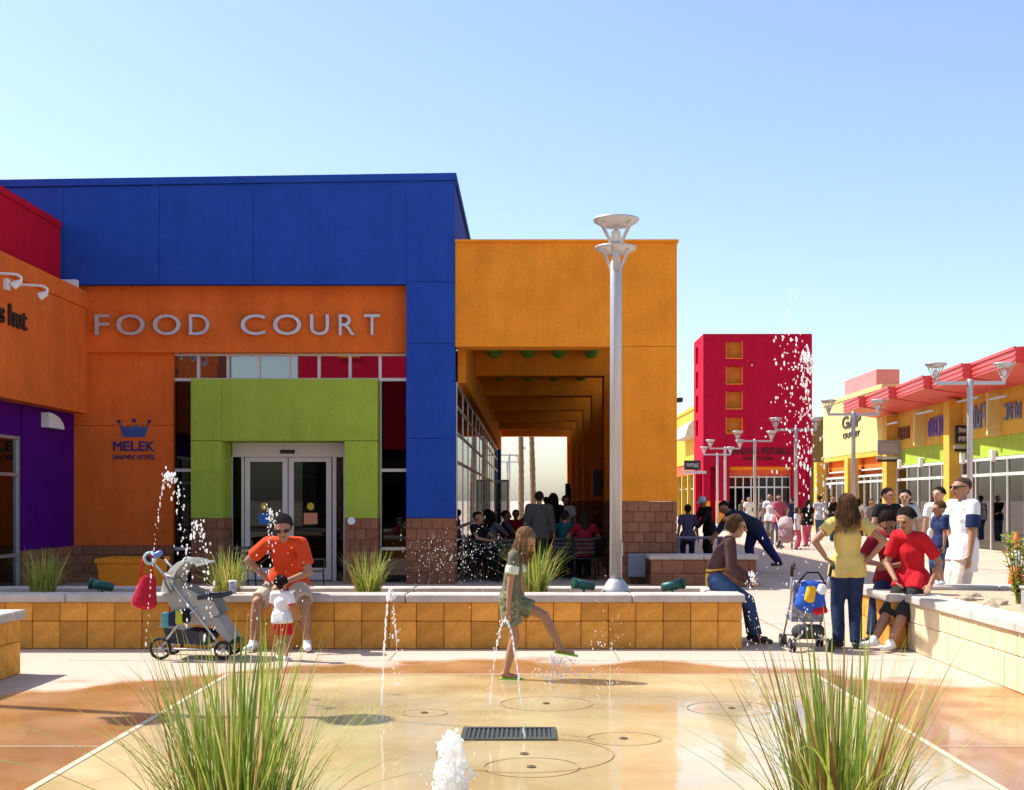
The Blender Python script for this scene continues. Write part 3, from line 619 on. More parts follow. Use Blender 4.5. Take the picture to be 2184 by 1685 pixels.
# ================================================================== RIGHT SHOPS
QX = 14.9
rb = thing('shop_building', 'yellow shop row on the right under a stepped red canopy', 'building', (QX+2, 46, 0))
Y0, Y1 = 30, 54.6
bo('wall', YELLOW, rb, QX, QX+4, Y0, Y1, 3.64, 5.6); bo('green_band', GREEN, rb, QX+.02, QX+4, Y0, Y1, 3.0, 3.635)
bo('interior_wall', mat('shop interior', (.13, .115, .10)), rb, QX+3.2, QX+3.4, Y0, 66, 0, 3)
bo('interior_ceiling', mat('shop ceiling', (.5, .48, .45)), rb, QX+.1, QX+3.2, Y0, 66, 2.92, 2.99)
y = Y1
k = 0
edges = [30, 35.2, 39.5, 43.4, 47.6, 51.9, 55.6]
for a, b_ in zip(edges, edges[1:]):
    xn, xf = 13.22, 13.50           # each bay starts further out and runs back
    pl_ = [(xn, a+.02), (xf, b_-.005), (QX+.3, b_-.005), (QX+.3, a+.02)]
    bm = B()
    lo = [(x, yy, 5.33 if x < 14 else 5.06) for x, yy in pl_]; hi = [(x, yy, 5.76 if x < 14 else 5.9) for x, yy in pl_]
    loft(bm, [[V3(p) for p in lo], [V3(p) for p in hi]]); cn = ob('canopy_bay', bm, CANOPY, rb)
    for q, (zz0, zz1, o_) in enumerate(((5.40, 5.46, .03), (5.54, 5.60, .03), (5.70, 5.78, .05))):
        bm = B(); loft(bm, [[V3(p) for p in ((xn-o_, a+.02, zz), (xf-o_, b_-.006, zz), (xf-.003, b_-.006, zz), (xn-.003, a+.02, zz))] for zz in (zz0, zz1)]); ob('canopy_rib', bm, CANOPY, cn)
bo('roof_box', PINKR, rb, 15.0, 16.0, 56, 61.6, 6.51, 7.25)
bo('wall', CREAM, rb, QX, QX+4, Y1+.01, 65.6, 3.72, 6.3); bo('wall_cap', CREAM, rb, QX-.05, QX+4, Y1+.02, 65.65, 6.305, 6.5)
bo('orange_band', ORANGE, rb, QX+.25, QX+4, Y1+.01, 65.6, 2.75, 3.5); bo('band_edge', YELLOW, rb, QX+.02, QX+4, Y1+.01, 65.6, 3.505, 3.715)
for y, z1, xo in ((44.6, 5.02, .45), (52.4, 5.02, .45), (58.6, 3.50, .5), (64.9, 3.50, .5), (36.8, 5.02, .45)):
    bo('column', YELLOW, rb, QX-xo, QX-.001, y, y+.62, 0, z1)
for y in (41.0, 48.8, 33): bo('wall_fin', CREAM, rb, QX-.40, QX-.001, y, y+.14, 3.66, 4.98)  # fins share the yellow paint; cream puts the missing sunlight into their colour
for y in (38.2, 41.3, 44.2, 48.9, 51.7): bo('wall_lantern', WHITE, rb, QX-.18, QX-.001, y, y+.18, 2.84, 3.22, bev=.03)
bays = [(30, 36.78), (37.43, 44.58), (45.23, 52.38), (53.03, 58.58), (59.23, 64.88)]
for bi, (a, b_) in enumerate(bays):
    n = 5; zt_ = 2.98 if bi < 3 else 2.72
    zm = 2.42
    for z, t in ((zt_-.05, .05), (zm, .05)): bo('mullion', ALUW, rb, QX-.06, QX+.05, a, b_, z-t, z+t)
    for k in range(n+1):
        y = a+(b_-a)*k/n; bo('mullion', ALUW, rb, QX-.055, QX+.045, y-.03, y+.03, 0, zm-.05); bo('mullion', ALUW, rb, QX-.055, QX+.045, y-.03, y+.03, zm+.05, zt_-.10)
        if k < n:
            for za, zb in ((.02, zm-.05), (zm+.05, zt_-.10)): inst('pane', piece(.012, (b_-a)/n-.06, zb-za, GLASSS, 0), (QX, y+(b_-a)/n/2, (za+zb)/2), rb)
    rd = random.Random(bi+40)
    for k in range(9):
        y = a+(b_-a)*(.04+.105*k)+rd.uniform(0, .3); xo = rd.uniform(.35, 1.8); z1 = rd.uniform(.9, 2.5); bo('display_panel', rd.choice([mat('shop display white', (.75, .74, .72)), mat('shop display red', (.5, .05, .04)), mat('shop display teal', (.03, .3, .28)), mat('shop display cream', (.7, .62, .5)), mat('shop display dark', (.06, .06, .08))]), rb, QX+xo, QX+xo+.3, y, y+rd.uniform(.25, .9), rd.choice((.05, .05, .8)), z1)
EY = mat('soft grey blue sign', (.16, .17, .28)); EB = mat('brown shop sign', (.16, .05, .02)); EP = mat('violet shop sign', (.14, .09, .36))
for ya, yb_, za, zb, m_, n in ((50.7, 52.2, 4.02, 4.5, EB, 5), (46.2, 48.3, 3.95, 4.65, EP, 6), (41.6, 43.6, 4.0, 4.75, EY, 4), (39.2, 40.6, 4.1, 4.6, EY, 4)):
    bm = B(); scrawl(bm, ya, yb_, za, zb, V3((QX-.001, 0, 0)), UY, V3((-1, 0, 0)), .06, n, int(ya)); o = ob('sign_lettering', bm, m_, rb); o['kind'] = 'stuff'
    bo('sign_light', STEEL, rb, QX-.5, QX-.44, ya, yb_, zb+.12, zb+.18)
# text on walls facing -X reads from far (left) to near (right)
bm = text_bm('GAP', .02, bevel=.03); fit_text(bm, -61.6, -58.1, 4.95, 5.55, V3((QX-.001, 0, 0)), V3((0, -1, 0)), V3((-1, 0, 0)), .05); bmesh.ops.remove_doubles(bm, verts=bm.verts[:], dist=1e-5); bm.verts.index_update(); letters(bm, SIGND, rb)
bm = text_bm('OUTLET', .02, bevel=.02); fit_text(bm, -61.4, -58.3, 4.5, 4.75, V3((QX-.001, 0, 0)), V3((0, -1, 0)), V3((-1, 0, 0)), .05); bmesh.ops.remove_doubles(bm, verts=bm.verts[:], dist=1e-5); bm.verts.index_update(); letters(bm, SIGND, rb)
def blade_sign(vx0, vx1, vy0, vy1, Z, face, ink, label, rows):
    k = FOC/Z; X = lambda q: (q-1127)/k; ZZ = lambda q: EYE-(q-1067)/k
    s = thing('hanging_sign', label, 'sign', (X((vx0+vx1)/2), Z, ZZ(vy1)))
    bo('board', face, s, X(vx0), X(vx1), Z, Z+.08, ZZ(vy1), ZZ(vy0)); bo('bracket', STEEL, s, X(vx0)-.03, QX-.001, Z+.01, Z+.07, ZZ(vy1)-.17, ZZ(vy1)-.06); bo('end_plate', BLACK, s, X(vx0), X(vx1)+.04, Z+.012, Z+.068, ZZ(vy1)-.28, ZZ(vy1)-.18)
    for i in range(2): bo('hanger', STEEL, s, X(vx0)+.1+i*.5, X(vx0)+.13+i*.5, Z+.02, Z+.05, ZZ(vy1)-.059, ZZ(vy1)-.001)
    n = len(rows); h = (ZZ(vy0)-ZZ(vy1))
    for r, c in enumerate(rows):
        bm = B(); z1 = ZZ(vy0)-h*(r+.22)/n*.95-h*.04; scrawl(bm, X(vx0)+.12, X(vx1)-.12, z1-h*.55/n, z1, V3((0, Z, 0)), UX, NY, .01, c, r+int(Z)); ob('lettering', bm, ink, s)['kind'] = 'stuff'
INK = mat('white sign print', (.7, .7, .68))
blade_sign(2037, 2094, 907, 946, 44.2, BLACK, INK, 'black hanging sign with two rows of white lettering under the red canopy', (8, 7))
blade_sign(1872, 1922, 939, 970, 52.0, mat('grey board', (.33, .31, .32)), mat('dim print', (.5, .47, .45)), 'grey hanging sign nearest the pale yellow wall', (9, ))
far = thing('shop_building', 'tan shop front between the tower and the pale yellow wall', 'building', (24, 95, 0))
bo('wall', stucco('tan stucco', (.42, .30, .10)), far, 18.8, 30, 92, 96, 0, 7.2); bo('wall_cap', stucco('tan stucco', (.42, .30, .10)), far, 18.75, 30, 91.9, 96.1, 7.205, 7.5)
# buildings behind the viewpoint, seen as reflections in the clerestory glass
for (x0, x1, h, m_, lab) in ((-12.6, -6.4, 14, TOWER, 'red tower behind the viewpoint, seen only mirrored in the food court glass'), (-34, -17.6, 13, BROWN, 'brown shop block behind the viewpoint, mirrored in the leftmost clerestory pane')):
    t = thing('shop_building', lab, 'building', ((x0+x1)/2, -22, 0)); bo('wall', m_, t, x0, x1, -26, -20, 4.4, h); bo('shop_front', GLASS, t, x0+.1, x1-.1, -20.3, -20.25, .1, 4.4); bo('interior_wall', DARK, t, x0, x1, -25.9, -25.5, 0, 4.39); bo('wall_cap', m_, t, x0-.1, x1+.1, -26.1, -19.9, h+.005, h+.3)
    for k in range(3): bo('recess_panel', AMBER, t, x0+2.2, x0+3.4, -19.995, -19.93, 3+3.2*k, 4.4+3.2*k)
# ================================================================== LAMPS
def make_lamp(loc, label, group):
    t = thing('street_lamp', label, 'street lamp', loc, group)
    t.rotation_euler = (0, 0, 0); WL[t] = V3((0, 0, 0))
    bm = B(); lathe(bm, [(.16, 0), (.17, .02), (.15, .08), (.105, .16), (.078, .2), (.075, .2)], seg=24); ob('base_cover', bm, STEEL, t, smooth=True)
    bm = B(); lathe(bm, [(.070, .19), (.066, 4.36), (.05, 4.40)], seg=20); ob('pole', bm, STEEL, t, smooth=True)
    for k in range(4): a = math.pi/4+k*math.pi/2; bm = B(); lathe(bm, [(.014, 0), (.014, .05), (.006, .055)], (.185*math.cos(a), .185*math.sin(a), 0), 8); ob('anchor_bolt', bm, BLACK, t)
    bo('access_panel', STEEL, t, -.03, .03, -.082, -.06, .5, .68)
    bo('arm', STEEL, t, -.80, -.067, -.035, .035, 4.27, 4.35); bo('arm', STEEL, t, .067, .80, -.035, .035, 4.27, 4.35)
    for s in (-1, 1):
        c = (s*.78, 0, 0)
        bm = B(); lathe(bm, [(.045, 4.352), (.045, 4.40), (.075, 4.43), (.075, 4.45), (.03, 4.47)], c, 14); h_ = ob('lamp_socket', bm, STEEL, t, smooth=True)
        bm = B(); lathe(bm, [(.045, 4.46), (.06, 4.52), (.05, 4.60), (.02, 4.63)], c, 12); ob('lens', bm, mat('frosted lens', (.7, .7, .66), rough=.3), h_, smooth=True)
        for k in range(4):
            a = math.pi/4+k*math.pi/2; bm = B(); tube(bm, [(c[0]+.07*math.cos(a), .07*math.sin(a), 4.44), (c[0]+.21*math.cos(a), .21*math.sin(a), 4.70)], .012, 6); ob('strut', bm, STEEL, h_)
        bm = B(); lathe(bm, [(.10, 4.655), (.17, 4.675), (.235, 4.72), (.25, 4.745), (.25, 4.76), (.20, 4.775), (.08, 4.785), (.01, 4.787)], c, 28); ob('reflector_dish', bm, STEEL, h_, smooth=True)
    return t
LG = 'twin-head lamp posts on the plaza'
lm = make_lamp((1.0, 14.85, .53), 'large twin-head lamp post standing in the middle planter', LG); lm.rotation_euler = (0, 0, R(86.3)); lm.scale = (1, 1, .865)
for x, y, lab in ((10.2, 30, 'twin-head lamp post nearest the right edge of the photo'), (10.26, 41, 'twin-head lamp post in front of the pale yellow wall'), (10.3, 50, 'twin-head lamp post at the right edge of the red tower'), (10.35, 59.4, 'twin-head lamp post before the middle of the tower shop front'),
                  (10.3, 68, 'farther of the paired lamp posts at the tower left leg'), (11.2, 77, 'leftmost lamp post in front of the tower corner'), (-1.15, 78, 'twin-head lamp post seen through the far arcade opening'), (-1.5, 92, 'most distant lamp post behind the arcade opening')):
    dup(lm, (x, y, 0), R(random.uniform(-3, 3)), lab, LG)
dup(lm, (-5.96, 10.65, .53), 0, 'twin-head lamp post outside the left edge whose shadow crosses the pad', LG)
# ================================================================== PALMS
def palm(x, y, h, lab, seed):
    rn = random.Random(seed); t = thing('palm_tree', lab, 'palm tree', (x, y, 0), 'palm trunks beyond the arcade')
    bm = B(); N = 40; rings = []
    for k in range(N+1):
        z = h*k/N; r = .16-.05*k/N+(.022 if k % 2 else 0)+rn.uniform(-.006, .006); cx_ = x+.12*math.sin(k/N*2+seed)
        rings.append([V3((cx_+r*math.cos(a), y+r*math.sin(a), z)) for a in [2*math.pi*q/10 for q in range(10)]])
    loft(bm, rings); ob('trunk', bm, mat('palm bark', (.20, .125, .07), rough=.95, bump=.8, bs=30, var=.35, vs_=8), t)
    bm = B(); top = V3((x+.12*math.sin(2+seed), y, h))
    for k in range(22):
        a = rn.uniform(0, 6.28); el = rn.uniform(-.5, 1.1); Ln = rn.uniform(1.2, 1.7); d = V3((math.cos(a), math.sin(a), 0)); sd_ = V3((-d.y, d.x, 0)); prev = None
        for q in range(9):
            u = q/8; p = top+d*(Ln*u*math.cos(el*(1-u)))+V3((0, 0, Ln*(u*math.sin(el)-u*u*.7)))
            if prev:
                for sg in (-1, 1): bm.faces.new([bm.verts.new(c_) for c_ in (prev, p, p+sd_*sg*.38*(1-u)+V3((0, 0, -.18)), prev+sd_*sg*.30*(1-u)+V3((0, 0, -.05)))])
            prev = p
    ob('crown', bm, mat('palm frond', (.07, .11, .03), rough=.6), t)
palm((1107-1127)*72/FOC, 72, 8.6, 'left of the two palm trunks seen through the arcade', 1); palm((1134-1127)*72/FOC, 72.5, 9, 'right of the two palm trunks seen through the arcade', 2)
# ================================================================== PEOPLE
def skinmat(name, col): return mat(name, col, rough=.55, var=.10, vs_=9, spec=.35)
SK = [skinmat('light tan skin', (.46, .25, .16)), skinmat('tan skin', (.36, .18, .105)), skinmat('brown skin', (.25, .12, .07))]
def cloth(name, col, hue=None, vs_=3, var=.12): return mat('cloth '+name, col, rough=.9, bump=.9, bs=8, var=var, vs_=vs_, spec=.15, hue=hue)
HB = mat('dark hair', (.022, .015, .011), rough=.75, spec=.12, bump=.9, bs=55, var=.3, vs_=30)
HBR = mat('brown hair', (.11, .055, .026), rough=.75, spec=.12, bump=.9, bs=55, var=.4, vs_=30)
HG = mat('light brown hair', (.19, .105, .05), rough=.75, spec=.12, bump=.9, bs=55, var=.45, vs_=30)
SHADES = mat('black sunglasses', (.01, .01, .012), rough=.15)
EYEM = mat('dark eye', (.02, .015, .012), rough=.2)
LIPM = mat('lip', (.26, .09, .075), rough=.5)
def seg(bm, p0, p1, r0, r1, flat=1.0, side=None, n=12, ends=(1, 1)):
    """tapered capsule; flat scales the thickness across 'side'"""
    p0, p1 = V3(p0), V3(p1); d = p1-p0
    L_ = d.length
    if L_ < 1e-5: d = V3((0, 0, 1)); L_ = 1e-5
    d = d.normalized()
    if side is not None:
        s = V3(side)-d*V3(side).dot(d)
        s = s.normalized() if s.length > 1e-4 else frame_of(d)[0]
        u = s.cross(d)
    else: s, u = frame_of(d)
    rings = []
    for k in range(4 if ends[0] else 0):
        a = -math.pi/2+math.pi/2*(k+.35)/4; rings.append((p0+d*r0*flat*math.sin(a), r0*math.cos(a)))
    rings += [(p0, r0), (p1, r1)]
    for k in range(4 if ends[1] else 0):
        a = math.pi/2*(k+.65)/4; rings.append((p1+d*r1*flat*math.sin(a), r1*math.cos(a)))
    loft(bm, [[c+(s*math.cos(t)+u*flat*math.sin(t))*r for t in [2*math.pi*q/n for q in range(n)]] for c, r in rings])
def remesh(bm, voxel, smooth=3):
    me = bpy.data.meshes.new('x'); bmesh.ops.recalc_face_normals(bm, faces=bm.faces[:]); bm.to_mesh(me); bm.free()
    o = bpy.data.objects.new('x', me); m = o.modifiers.new('r', 'REMESH'); m.mode = 'VOXEL'; m.voxel_size = voxel; m.use_smooth_shade = True
    s = o.modifiers.new('s', 'SMOOTH'); s.factor = .5; s.iterations = smooth
    return evaluated(o)
def ik(a, c, l1, l2, pole):
    a, c, pole = V3(a), V3(c), V3(pole); d = c-a; D = min(d.length, (l1+l2)*.999); d.normalize(); c = a+d*D
    x = (l1*l1-l2*l2+D*D)/(2*D); h = math.sqrt(max(0, l1*l1-x*x)); p = pole-d*pole.dot(d)
    p = p.normalized() if p.length > 1e-4 else frame_of(d)[0]
    return a+d*x+p*h, c
def hand(bm, w, d, palm, h, sgn, curl=.35):
    """palm with four jointed fingers and a thumb; d finger direction, palm palm-facing normal"""
    d = V3(d).normalized(); n = V3(palm); n = (n-d*n.dot(d)); n = n.normalized() if n.length > 1e-4 else frame_of(d)[0]; t = d.cross(n)*sgn
    u = h/1.75
    seg(bm, w, w+d*.075*u, .024*u, .036*u, .42, t)
    for i, (o_, L_) in enumerate(((.029, .068), (.0095, .078), (-.0105, .072), (-.029, .056))):
        b = w+d*.088*u+t*o_*u; f1 = b+(d*math.cos(curl)+n*math.sin(curl))*L_*.52*u; f2 = f1+(d*math.cos(curl*2.2)+n*math.sin(curl*2.2))*L_*.48*u
        seg(bm, b-d*.02*u, f1, .0092*u, .0086*u, n=8); seg(bm, f1, f2, .0086*u, .0075*u, n=8)
    b = w+d*.025*u+t*.028*u; m_ = b+(d*.6+t*.75+n*.25).normalized()*.036*u; seg(bm, b, m_, .0125*u, .011*u, n=8); seg(bm, m_, m_+(d*.85+t*.2+n*.4).normalized()*.03*u, .0105*u, .009*u, n=8)
def person(label, loc, face, h=1.7, group=None, pelvis=None, spine=(0, .0, 1), bend=(0, 0, 0), look=(0, 1, -.1), hands=None, poles=None, feet=None, kpoles=None, build=1.0,
           skin=0, hair='short', hairm=None, top=None, sleeve=.55, hem=.10, tight=0, bottom=None, leg=1.0, flare=0, shoes=None, voxel=.010, headk=1.0, glasses=False, collar=None, cuff=None, cap=None, chest_mark=None, palms=None, cufflen=.14, under=None, sandal=None, curl=.35, near=True, vest=None):
    loc = V3(loc); t = thing('person', label, 'person', loc, group, R(face)); WL[t] = V3((0, 0, 0))
    W = lambda p: V3((p[0], -p[1], p[2]))
    k = h
    pel = W(pelvis) if pelvis else V3((0, 0, .53*k))
    up = W(spine).normalized(); up2 = (up+W(bend)).normalized()
    side = V3((1, 0, 0)); side = (side-up*side.dot(up)).normalized(); fw = up.cross(side)*-1
    fw = V3((0, -1, 0)); fw = (fw-up*fw.dot(up)).normalized()
    wst = pel+up*.095*k; ch = wst+up2*.11*k; nk = ch+up2*.115*k
    sh = {s: nk-up2*.025*k+side*s*.100*k*build for s in (1, -1)}
    hp = {s: pel+side*s*.05*k-up*.012*k for s in (1, -1)}
    lk = W(look).normalized(); hs_ = V3((1, 0, 0)); hs_ = (hs_-lk*hs_.dot(lk)); hs_ = hs_.normalized() if hs_.length > .2 else lk.cross(V3((0, 0, 1))).normalized()
    hu = lk.cross(hs_); hu = hu if hu.z > 0 else -hu
    hc = nk+(up2*.35+hu*.65).normalized()*.098*k*(.55+.45*headk)+lk*.012*k
    q = k*headk
    hands = hands or {}; feet = feet or {}; poles = poles or {}; kpoles = kpoles or {}; palms = palms or {}
    el, wr, kn, an, fd = {}, {}, {}, {}, {}
    for s in (1, -1):
        tg = W(hands[s]) if s in hands else V3((s*.155*k*build, -.03*k, .46*k+pel.z-.53*k))
        el[s], wr[s] = ik(sh[s], tg, .185*k, .155*k, W(poles.get(s, (s*.5, -1, 0))))
        ft = feet.get(s, (s*.058, -.0, .04*k)); fa = W(ft[:3])
        kn[s], an[s] = ik(hp[s], fa, .245*k, .245*k, W(kpoles.get(s, (s*.1, 1, .1))))
        fd[s] = W(ft[3]).normalized() if len(ft) > 3 else V3((s*.25, -1, 0)).normalized()
    # ---- body, one continuous mesh
    bm = B()
    seg(bm, pel, wst, .076*k*build, .066*k*build, .68, side); seg(bm, wst, ch, .066*k*build, .078*k*build, .66, side); seg(bm, ch, nk-up2*.03*k, .080*k*build, .05*k, .6, side)
    seg(bm, sh[1]-side*.012*k, sh[-1]+side*.012*k, .034*k, .034*k); seg(bm, nk-up2*.02*k, hc-hu*.02*q, .031*k, .030*k)
    for s in (1, -1):
        seg(bm, sh[s], el[s], .029*k*build, .023*k*build); seg(bm, el[s], wr[s], .0235*k*build, .0155*k)
        seg(bm, hp[s], kn[s], .052*k*build, .034*k); c1 = kn[s].lerp(an[s], .35); seg(bm, kn[s], c1, .033*k, .036*k*build); seg(bm, c1, an[s], .036*k*build, .021*k)
        seg(bm, an[s]-V3((0, 0, .008*k))-fd[s]*.018*k, an[s]+fd[s]*.085*k-V3((0, 0, .020*k)), .024*k, .018*k, .75, fd[s].cross(V3((0, 0, 1))))
        pn_ = W(palms[s]) if s in palms else V3((-s, 0, -.1)); hd = (wr[s]-el[s]).normalized()
        if s in palms and len(palms[s]) > 3: hd = W(palms[s][3])
        hand(bm, wr[s], hd, pn_, k, -s, curl)
    # head
    seg(bm, hc-lk*.014*q+hu*.004*q, hc+lk*.006*q+hu*.006*q, .0545*q, .0525*q, .92, hs_, 16)
    seg(bm, hc+lk*.018*q-hu*.012*q, hc+lk*.028*q-hu*.058*q, .043*q, .024*q, .9, hs_); seg(bm, hc-hu*.035*q, hc+lk*.012*q-hu*.055*q, .04*q, .03*q)
    seg(bm, hc+lk*.056*q+hu*.004*q, hc+lk*.068*q-hu*.020*q, .006*q, .0105*q, n=8)
    seg(bm, hc+lk*.052*q+hu*.012*q-hs_*.022*q, hc+lk*.052*q+hu*.012*q+hs_*.022*q, .007*q, .007*q, n=8)
    for s in (1, -1): seg(bm, hc+hs_*s*.053*q+hu*.008*q-lk*.006*q, hc+hs_*s*.052*q-hu*.018*q, .011*q, .008*q, .5, lk, 8)
    vx = voxel
    o = bpy.data.objects.new('body', remesh(bm, vx, 2)); C.objects.link(o); o.parent = t; o.data.materials.append(SK[skin])
    def add(name, bm, m, vox=None, sm=3):
        me_ = remesh(bm, vox or max(vx, .011), sm); me_.name = name; o_ = bpy.data.objects.new(name, me_); C.objects.link(o_); o_.parent = t; WL[o_] = WL[t]; me_.materials.append(m); return o_
    def plain(name, bm, m, sm=True): return ob(name, bm, m, t, smooth=sm)
    e = .010+.006*k if not tight else .009
    if top:
        bm = B()
        seg(bm, pel+up*(.05-hem)*k, pel+up*.055*k, (.096 if hem > .04 else .084)*k*build+e, .078*k*build+e, .74, side, ends=(0, 1)); seg(bm, pel+up*.05*k, wst, .078*k*build+e, .070*k*build+e, .70, side); seg(bm, wst, ch, .070*k*build+e, .082*k*build+e, .68, side); seg(bm, ch, nk-up2*.035*k, .082*k*build+e, .056*k, .64, side)
        if hem > .07:
            for s in (1, -1): seg(bm, hp[s]+up*.05*k, hp[s].lerp(kn[s], .10+hem*.9), .058*k*build+e, .062*k*build+.012+e*.9, ends=(1, 0))
        seg(bm, sh[1]-side*.012*k, sh[-1]+side*.012*k, .036*k+e*.7, .036*k+e*.7)
        for s in (1, -1):
            if sleeve <= .01: continue
            if sleeve <= 1: seg(bm, sh[s], sh[s].lerp(el[s], sleeve), .033*k*build+e*.7, .030*k*build+e*1.15, ends=(1, 0))
            else:
                seg(bm, sh[s], el[s], .032*k*build+e, .027*k*build+e); seg(bm, el[s], el[s].lerp(wr[s], sleeve-1), .027*k*build+e, .019*k+e)
        add('shirt', bm, top)
        if cuff:
            bm = B()
            for s in (1, -1):
                p = sh[s].lerp(el[s], sleeve+.02); p2 = sh[s].lerp(el[s], max(.05, sleeve-cufflen)); bm = B(); seg(bm, p2, p, .033*k*build+e*1.0, .030*k*build+e*1.35, ends=(0, 0)); add('sleeve_cuff', bm, cuff)
        if collar:
            bm = B(); n_ = 14
            for a in range(n_):
                a0, a1 = 2*math.pi*a/n_, 2*math.pi*(a+1)/n_
                f_ = lambda a_: nk-up2*.006*k+(side*math.cos(a_)+fw*math.sin(a_))*.041*k+fw*.006*k-up2*.030*k*max(0, math.sin(a_))
                seg(bm, f_(a0), f_(a1), .009*k, .009*k, n=6)
            add('collar', bm, collar, .008)
        if under:
            bm = B(); seg(bm, pel-up*.03*k, pel+up*.09*k, .098*k*build+.012, .076*k*build+.014, .76, side, ends=(0, 0)); add('undershirt', bm, under)
        if vest:
            bm = B(); seg(bm, nk-up2*.05*k+fw*.045*k, ch-up2*.04*k+fw*.055*k, .034*k, .008*k, .6, side); add('neck_insert', bm, vest, .009)
    if bottom:
        bm = B(); e2 = .008+.004*k
        seg(bm, pel-up*.0*k, pel+up*.055*k, .077*k*build+e2, .073*k*build+e2, .70, side)
        for s in (1, -1):
            hb = hp[s]-side*s*.004*k; seg(bm, hb+up*.02*k, hb.lerp(kn[s], .25), .060*k*build+e2, .056*k*build+e2)
            if leg <= .5: seg(bm, hb, hb.lerp(kn[s], leg*2), .058*k*build+e2, (.058*k-.018*k*leg*2)*build+e2+flare*k, ends=(1, 0))
            else:
                seg(bm, hb, kn[s], .058*k*build+e2, .037*k*build+e2+flare*k*.6); f2 = (leg-.5)*2; seg(bm, kn[s], kn[s].lerp(an[s], f2), .038*k*build+e2+flare*k*.6, .030*k+e2*1.2+flare*k, ends=(1, 0))
        add('trousers' if leg > .5 else 'shorts', bm, bottom)
    for s in (1, -1):
        sdv = fd[s].cross(V3((0, 0, 1)))
        if shoes:
            bm = B(); seg(bm, an[s]-fd[s]*.022*k-V3((0, 0, .010*k)), an[s]+fd[s]*.092*k-V3((0, 0, .018*k)), .029*k, .024*k, .72, sdv); seg(bm, an[s]+V3((0, 0, .008*k)), an[s]-V3((0, 0, .005*k)), .028*k, .029*k)
            add('shoe', bm, shoes)
        if sandal:
            bm = B(); seg(bm, an[s]-fd[s]*.035*k-V3((0, 0, .032*k)), an[s]+fd[s]*.115*k-V3((0, 0, .036*k)), .026*k, .028*k, .30, sdv); add('sandal', bm, sandal, .008)
    # hair
    if hair:
        hm = hairm or HB; bm = B()
        seg(bm, hc-lk*.028*q+hu*.016*q, hc-lk*.006*q+hu*.026*q, .0545*q, .0475*q, .95, hs_, 16)
        if hair in ('short', 'buzz'): seg(bm, hc-lk*.036*q+hu*.0*q, hc-lk*.034*q-hu*.024*q, .040*q, .030*q, .9, hs_)
        if hair == 'long':
            for a, w_, ln in ((0, .045, .19), (.8, .034, .17), (-.8, .034, .17), (1.5, .024, .13), (-1.5, .024, .13)):
                d_ = (-lk*math.cos(a)+hs_*math.sin(a)); p = hc+d_*.040*q+hu*.01*q; p2 = p+d_*.012*q-V3((0, 0, ln*.5*q)); p3 = nk+d_*.052*k-V3((0, 0, (ln-.15)*q))
                seg(bm, p, p2, w_*q, w_*1.02*q, .75, hs_); seg(bm, p2, p3, w_*q, w_*.75*q, .6, hs_)
        if hair == 'bun':
            for a in (0, 1.0, -1.0): d_ = (-lk*math.cos(a)+hs_*math.sin(a)); seg(bm, hc+d_*.03*q, hc+d_*.035*q-hu*.03*q, .042*q, .030*q)
            seg(bm, hc-lk*.07*q+hu*.02*q, hc-lk*.085*q+hu*.02*q, .026*q, .022*q)
        hob = add('hair', bm, hm, max(vx, .009), 2)
        if near and hair != 'buzz':
            bm = B(); rn = random.Random(int(loc.x*100)); ln = {'long': .215, 'bun': .075, 'short': .055}[hair]
            for _ in range(260 if hair == 'long' else 170):
                a = rn.uniform(-2.0, 2.0) if hair == 'long' else rn.uniform(-3.1, 3.1); d_ = (-lk*math.cos(a)+hs_*math.sin(a)); fr = max(0, -math.cos(a)); L2 = ln*rn.uniform(.75, 1.08)*(1-.25*abs(a)/2)*(1-.65*fr); j = V3((rn.uniform(-1, 1), rn.uniform(-1, 1), rn.uniform(-1, 1)))*.007*q
                st = rn.uniform(.0, .75); c0 = hc-lk*.018*q+hu*.014*q
                pts = [c0+(d_*math.sin(st+u*(1.5-st))+hu*math.cos(st+u*(1.5-st)))*(.0585+.003*rn.random())*q for u in (0, .35, .7, 1)]
                pts += [pts[-1]+(d_*.10-V3((0, 0, 1)))*L2*q*.35+j, pts[-1]+(d_*.22-V3((0, 0, 1)))*L2*q*.7+j*1.5, pts[-1]+(d_*.12-V3((0, 0, 1)))*L2*q+j*2.2]
                if hair == 'short': pts = pts[:4]+[pts[3]+(d_*.2-hu)*L2*q*.4]
                tube(bm, pts, .0042*q/1.5, 4, .0018)
            ob('hair_strands', bm, hm, hob)['kind'] = 'stuff'
    if cap:
        bm = B(); seg(bm, hc-lk*.012*q+hu*.022*q, hc+lk*.004*q+hu*.022*q, .060*q, .058*q, .92, hs_, 16); seg(bm, hc+lk*.05*q+hu*.022*q, hc+lk*.105*q+hu*.012*q, .048*q, .034*q, .2, hs_); add('cap', bm, cap, .009)
    if near:
        if glasses:
            bm = B()
            for s in (1, -1):
                seg(bm, hc+lk*.0625*q+hs_*s*.016*q+hu*.003*q, hc+lk*.058*q+hs_*s*.036*q+hu*.003*q, .0125*q, .0115*q, .5, hu, 10); seg(bm, hc+lk*.056*q+hs_*s*.046*q+hu*.006*q, hc-lk*.01*q+hs_*s*.055*q+hu*.006*q, .004*q, .004*q, n=6)
            plain('sunglasses', bm, SHADES)
        else:
            for s in (1, -1):
                bm = B(); c = hc+lk*.0535*q+hs_*s*.0205*q-hu*.001*q; seg(bm, c-hs_*.003*q, c+hs_*.003*q, .0058*q, .0058*q, n=8); plain('eye', bm, EYEM)
        bm = B(); c = hc+lk*.0565*q-hu*.040*q; seg(bm, c-hs_*.013*q-lk*.003*q, c+hs_*.013*q-lk*.003*q, .0045*q, .0045*q, .7, n=8); plain('mouth', bm, LIPM)
    return t
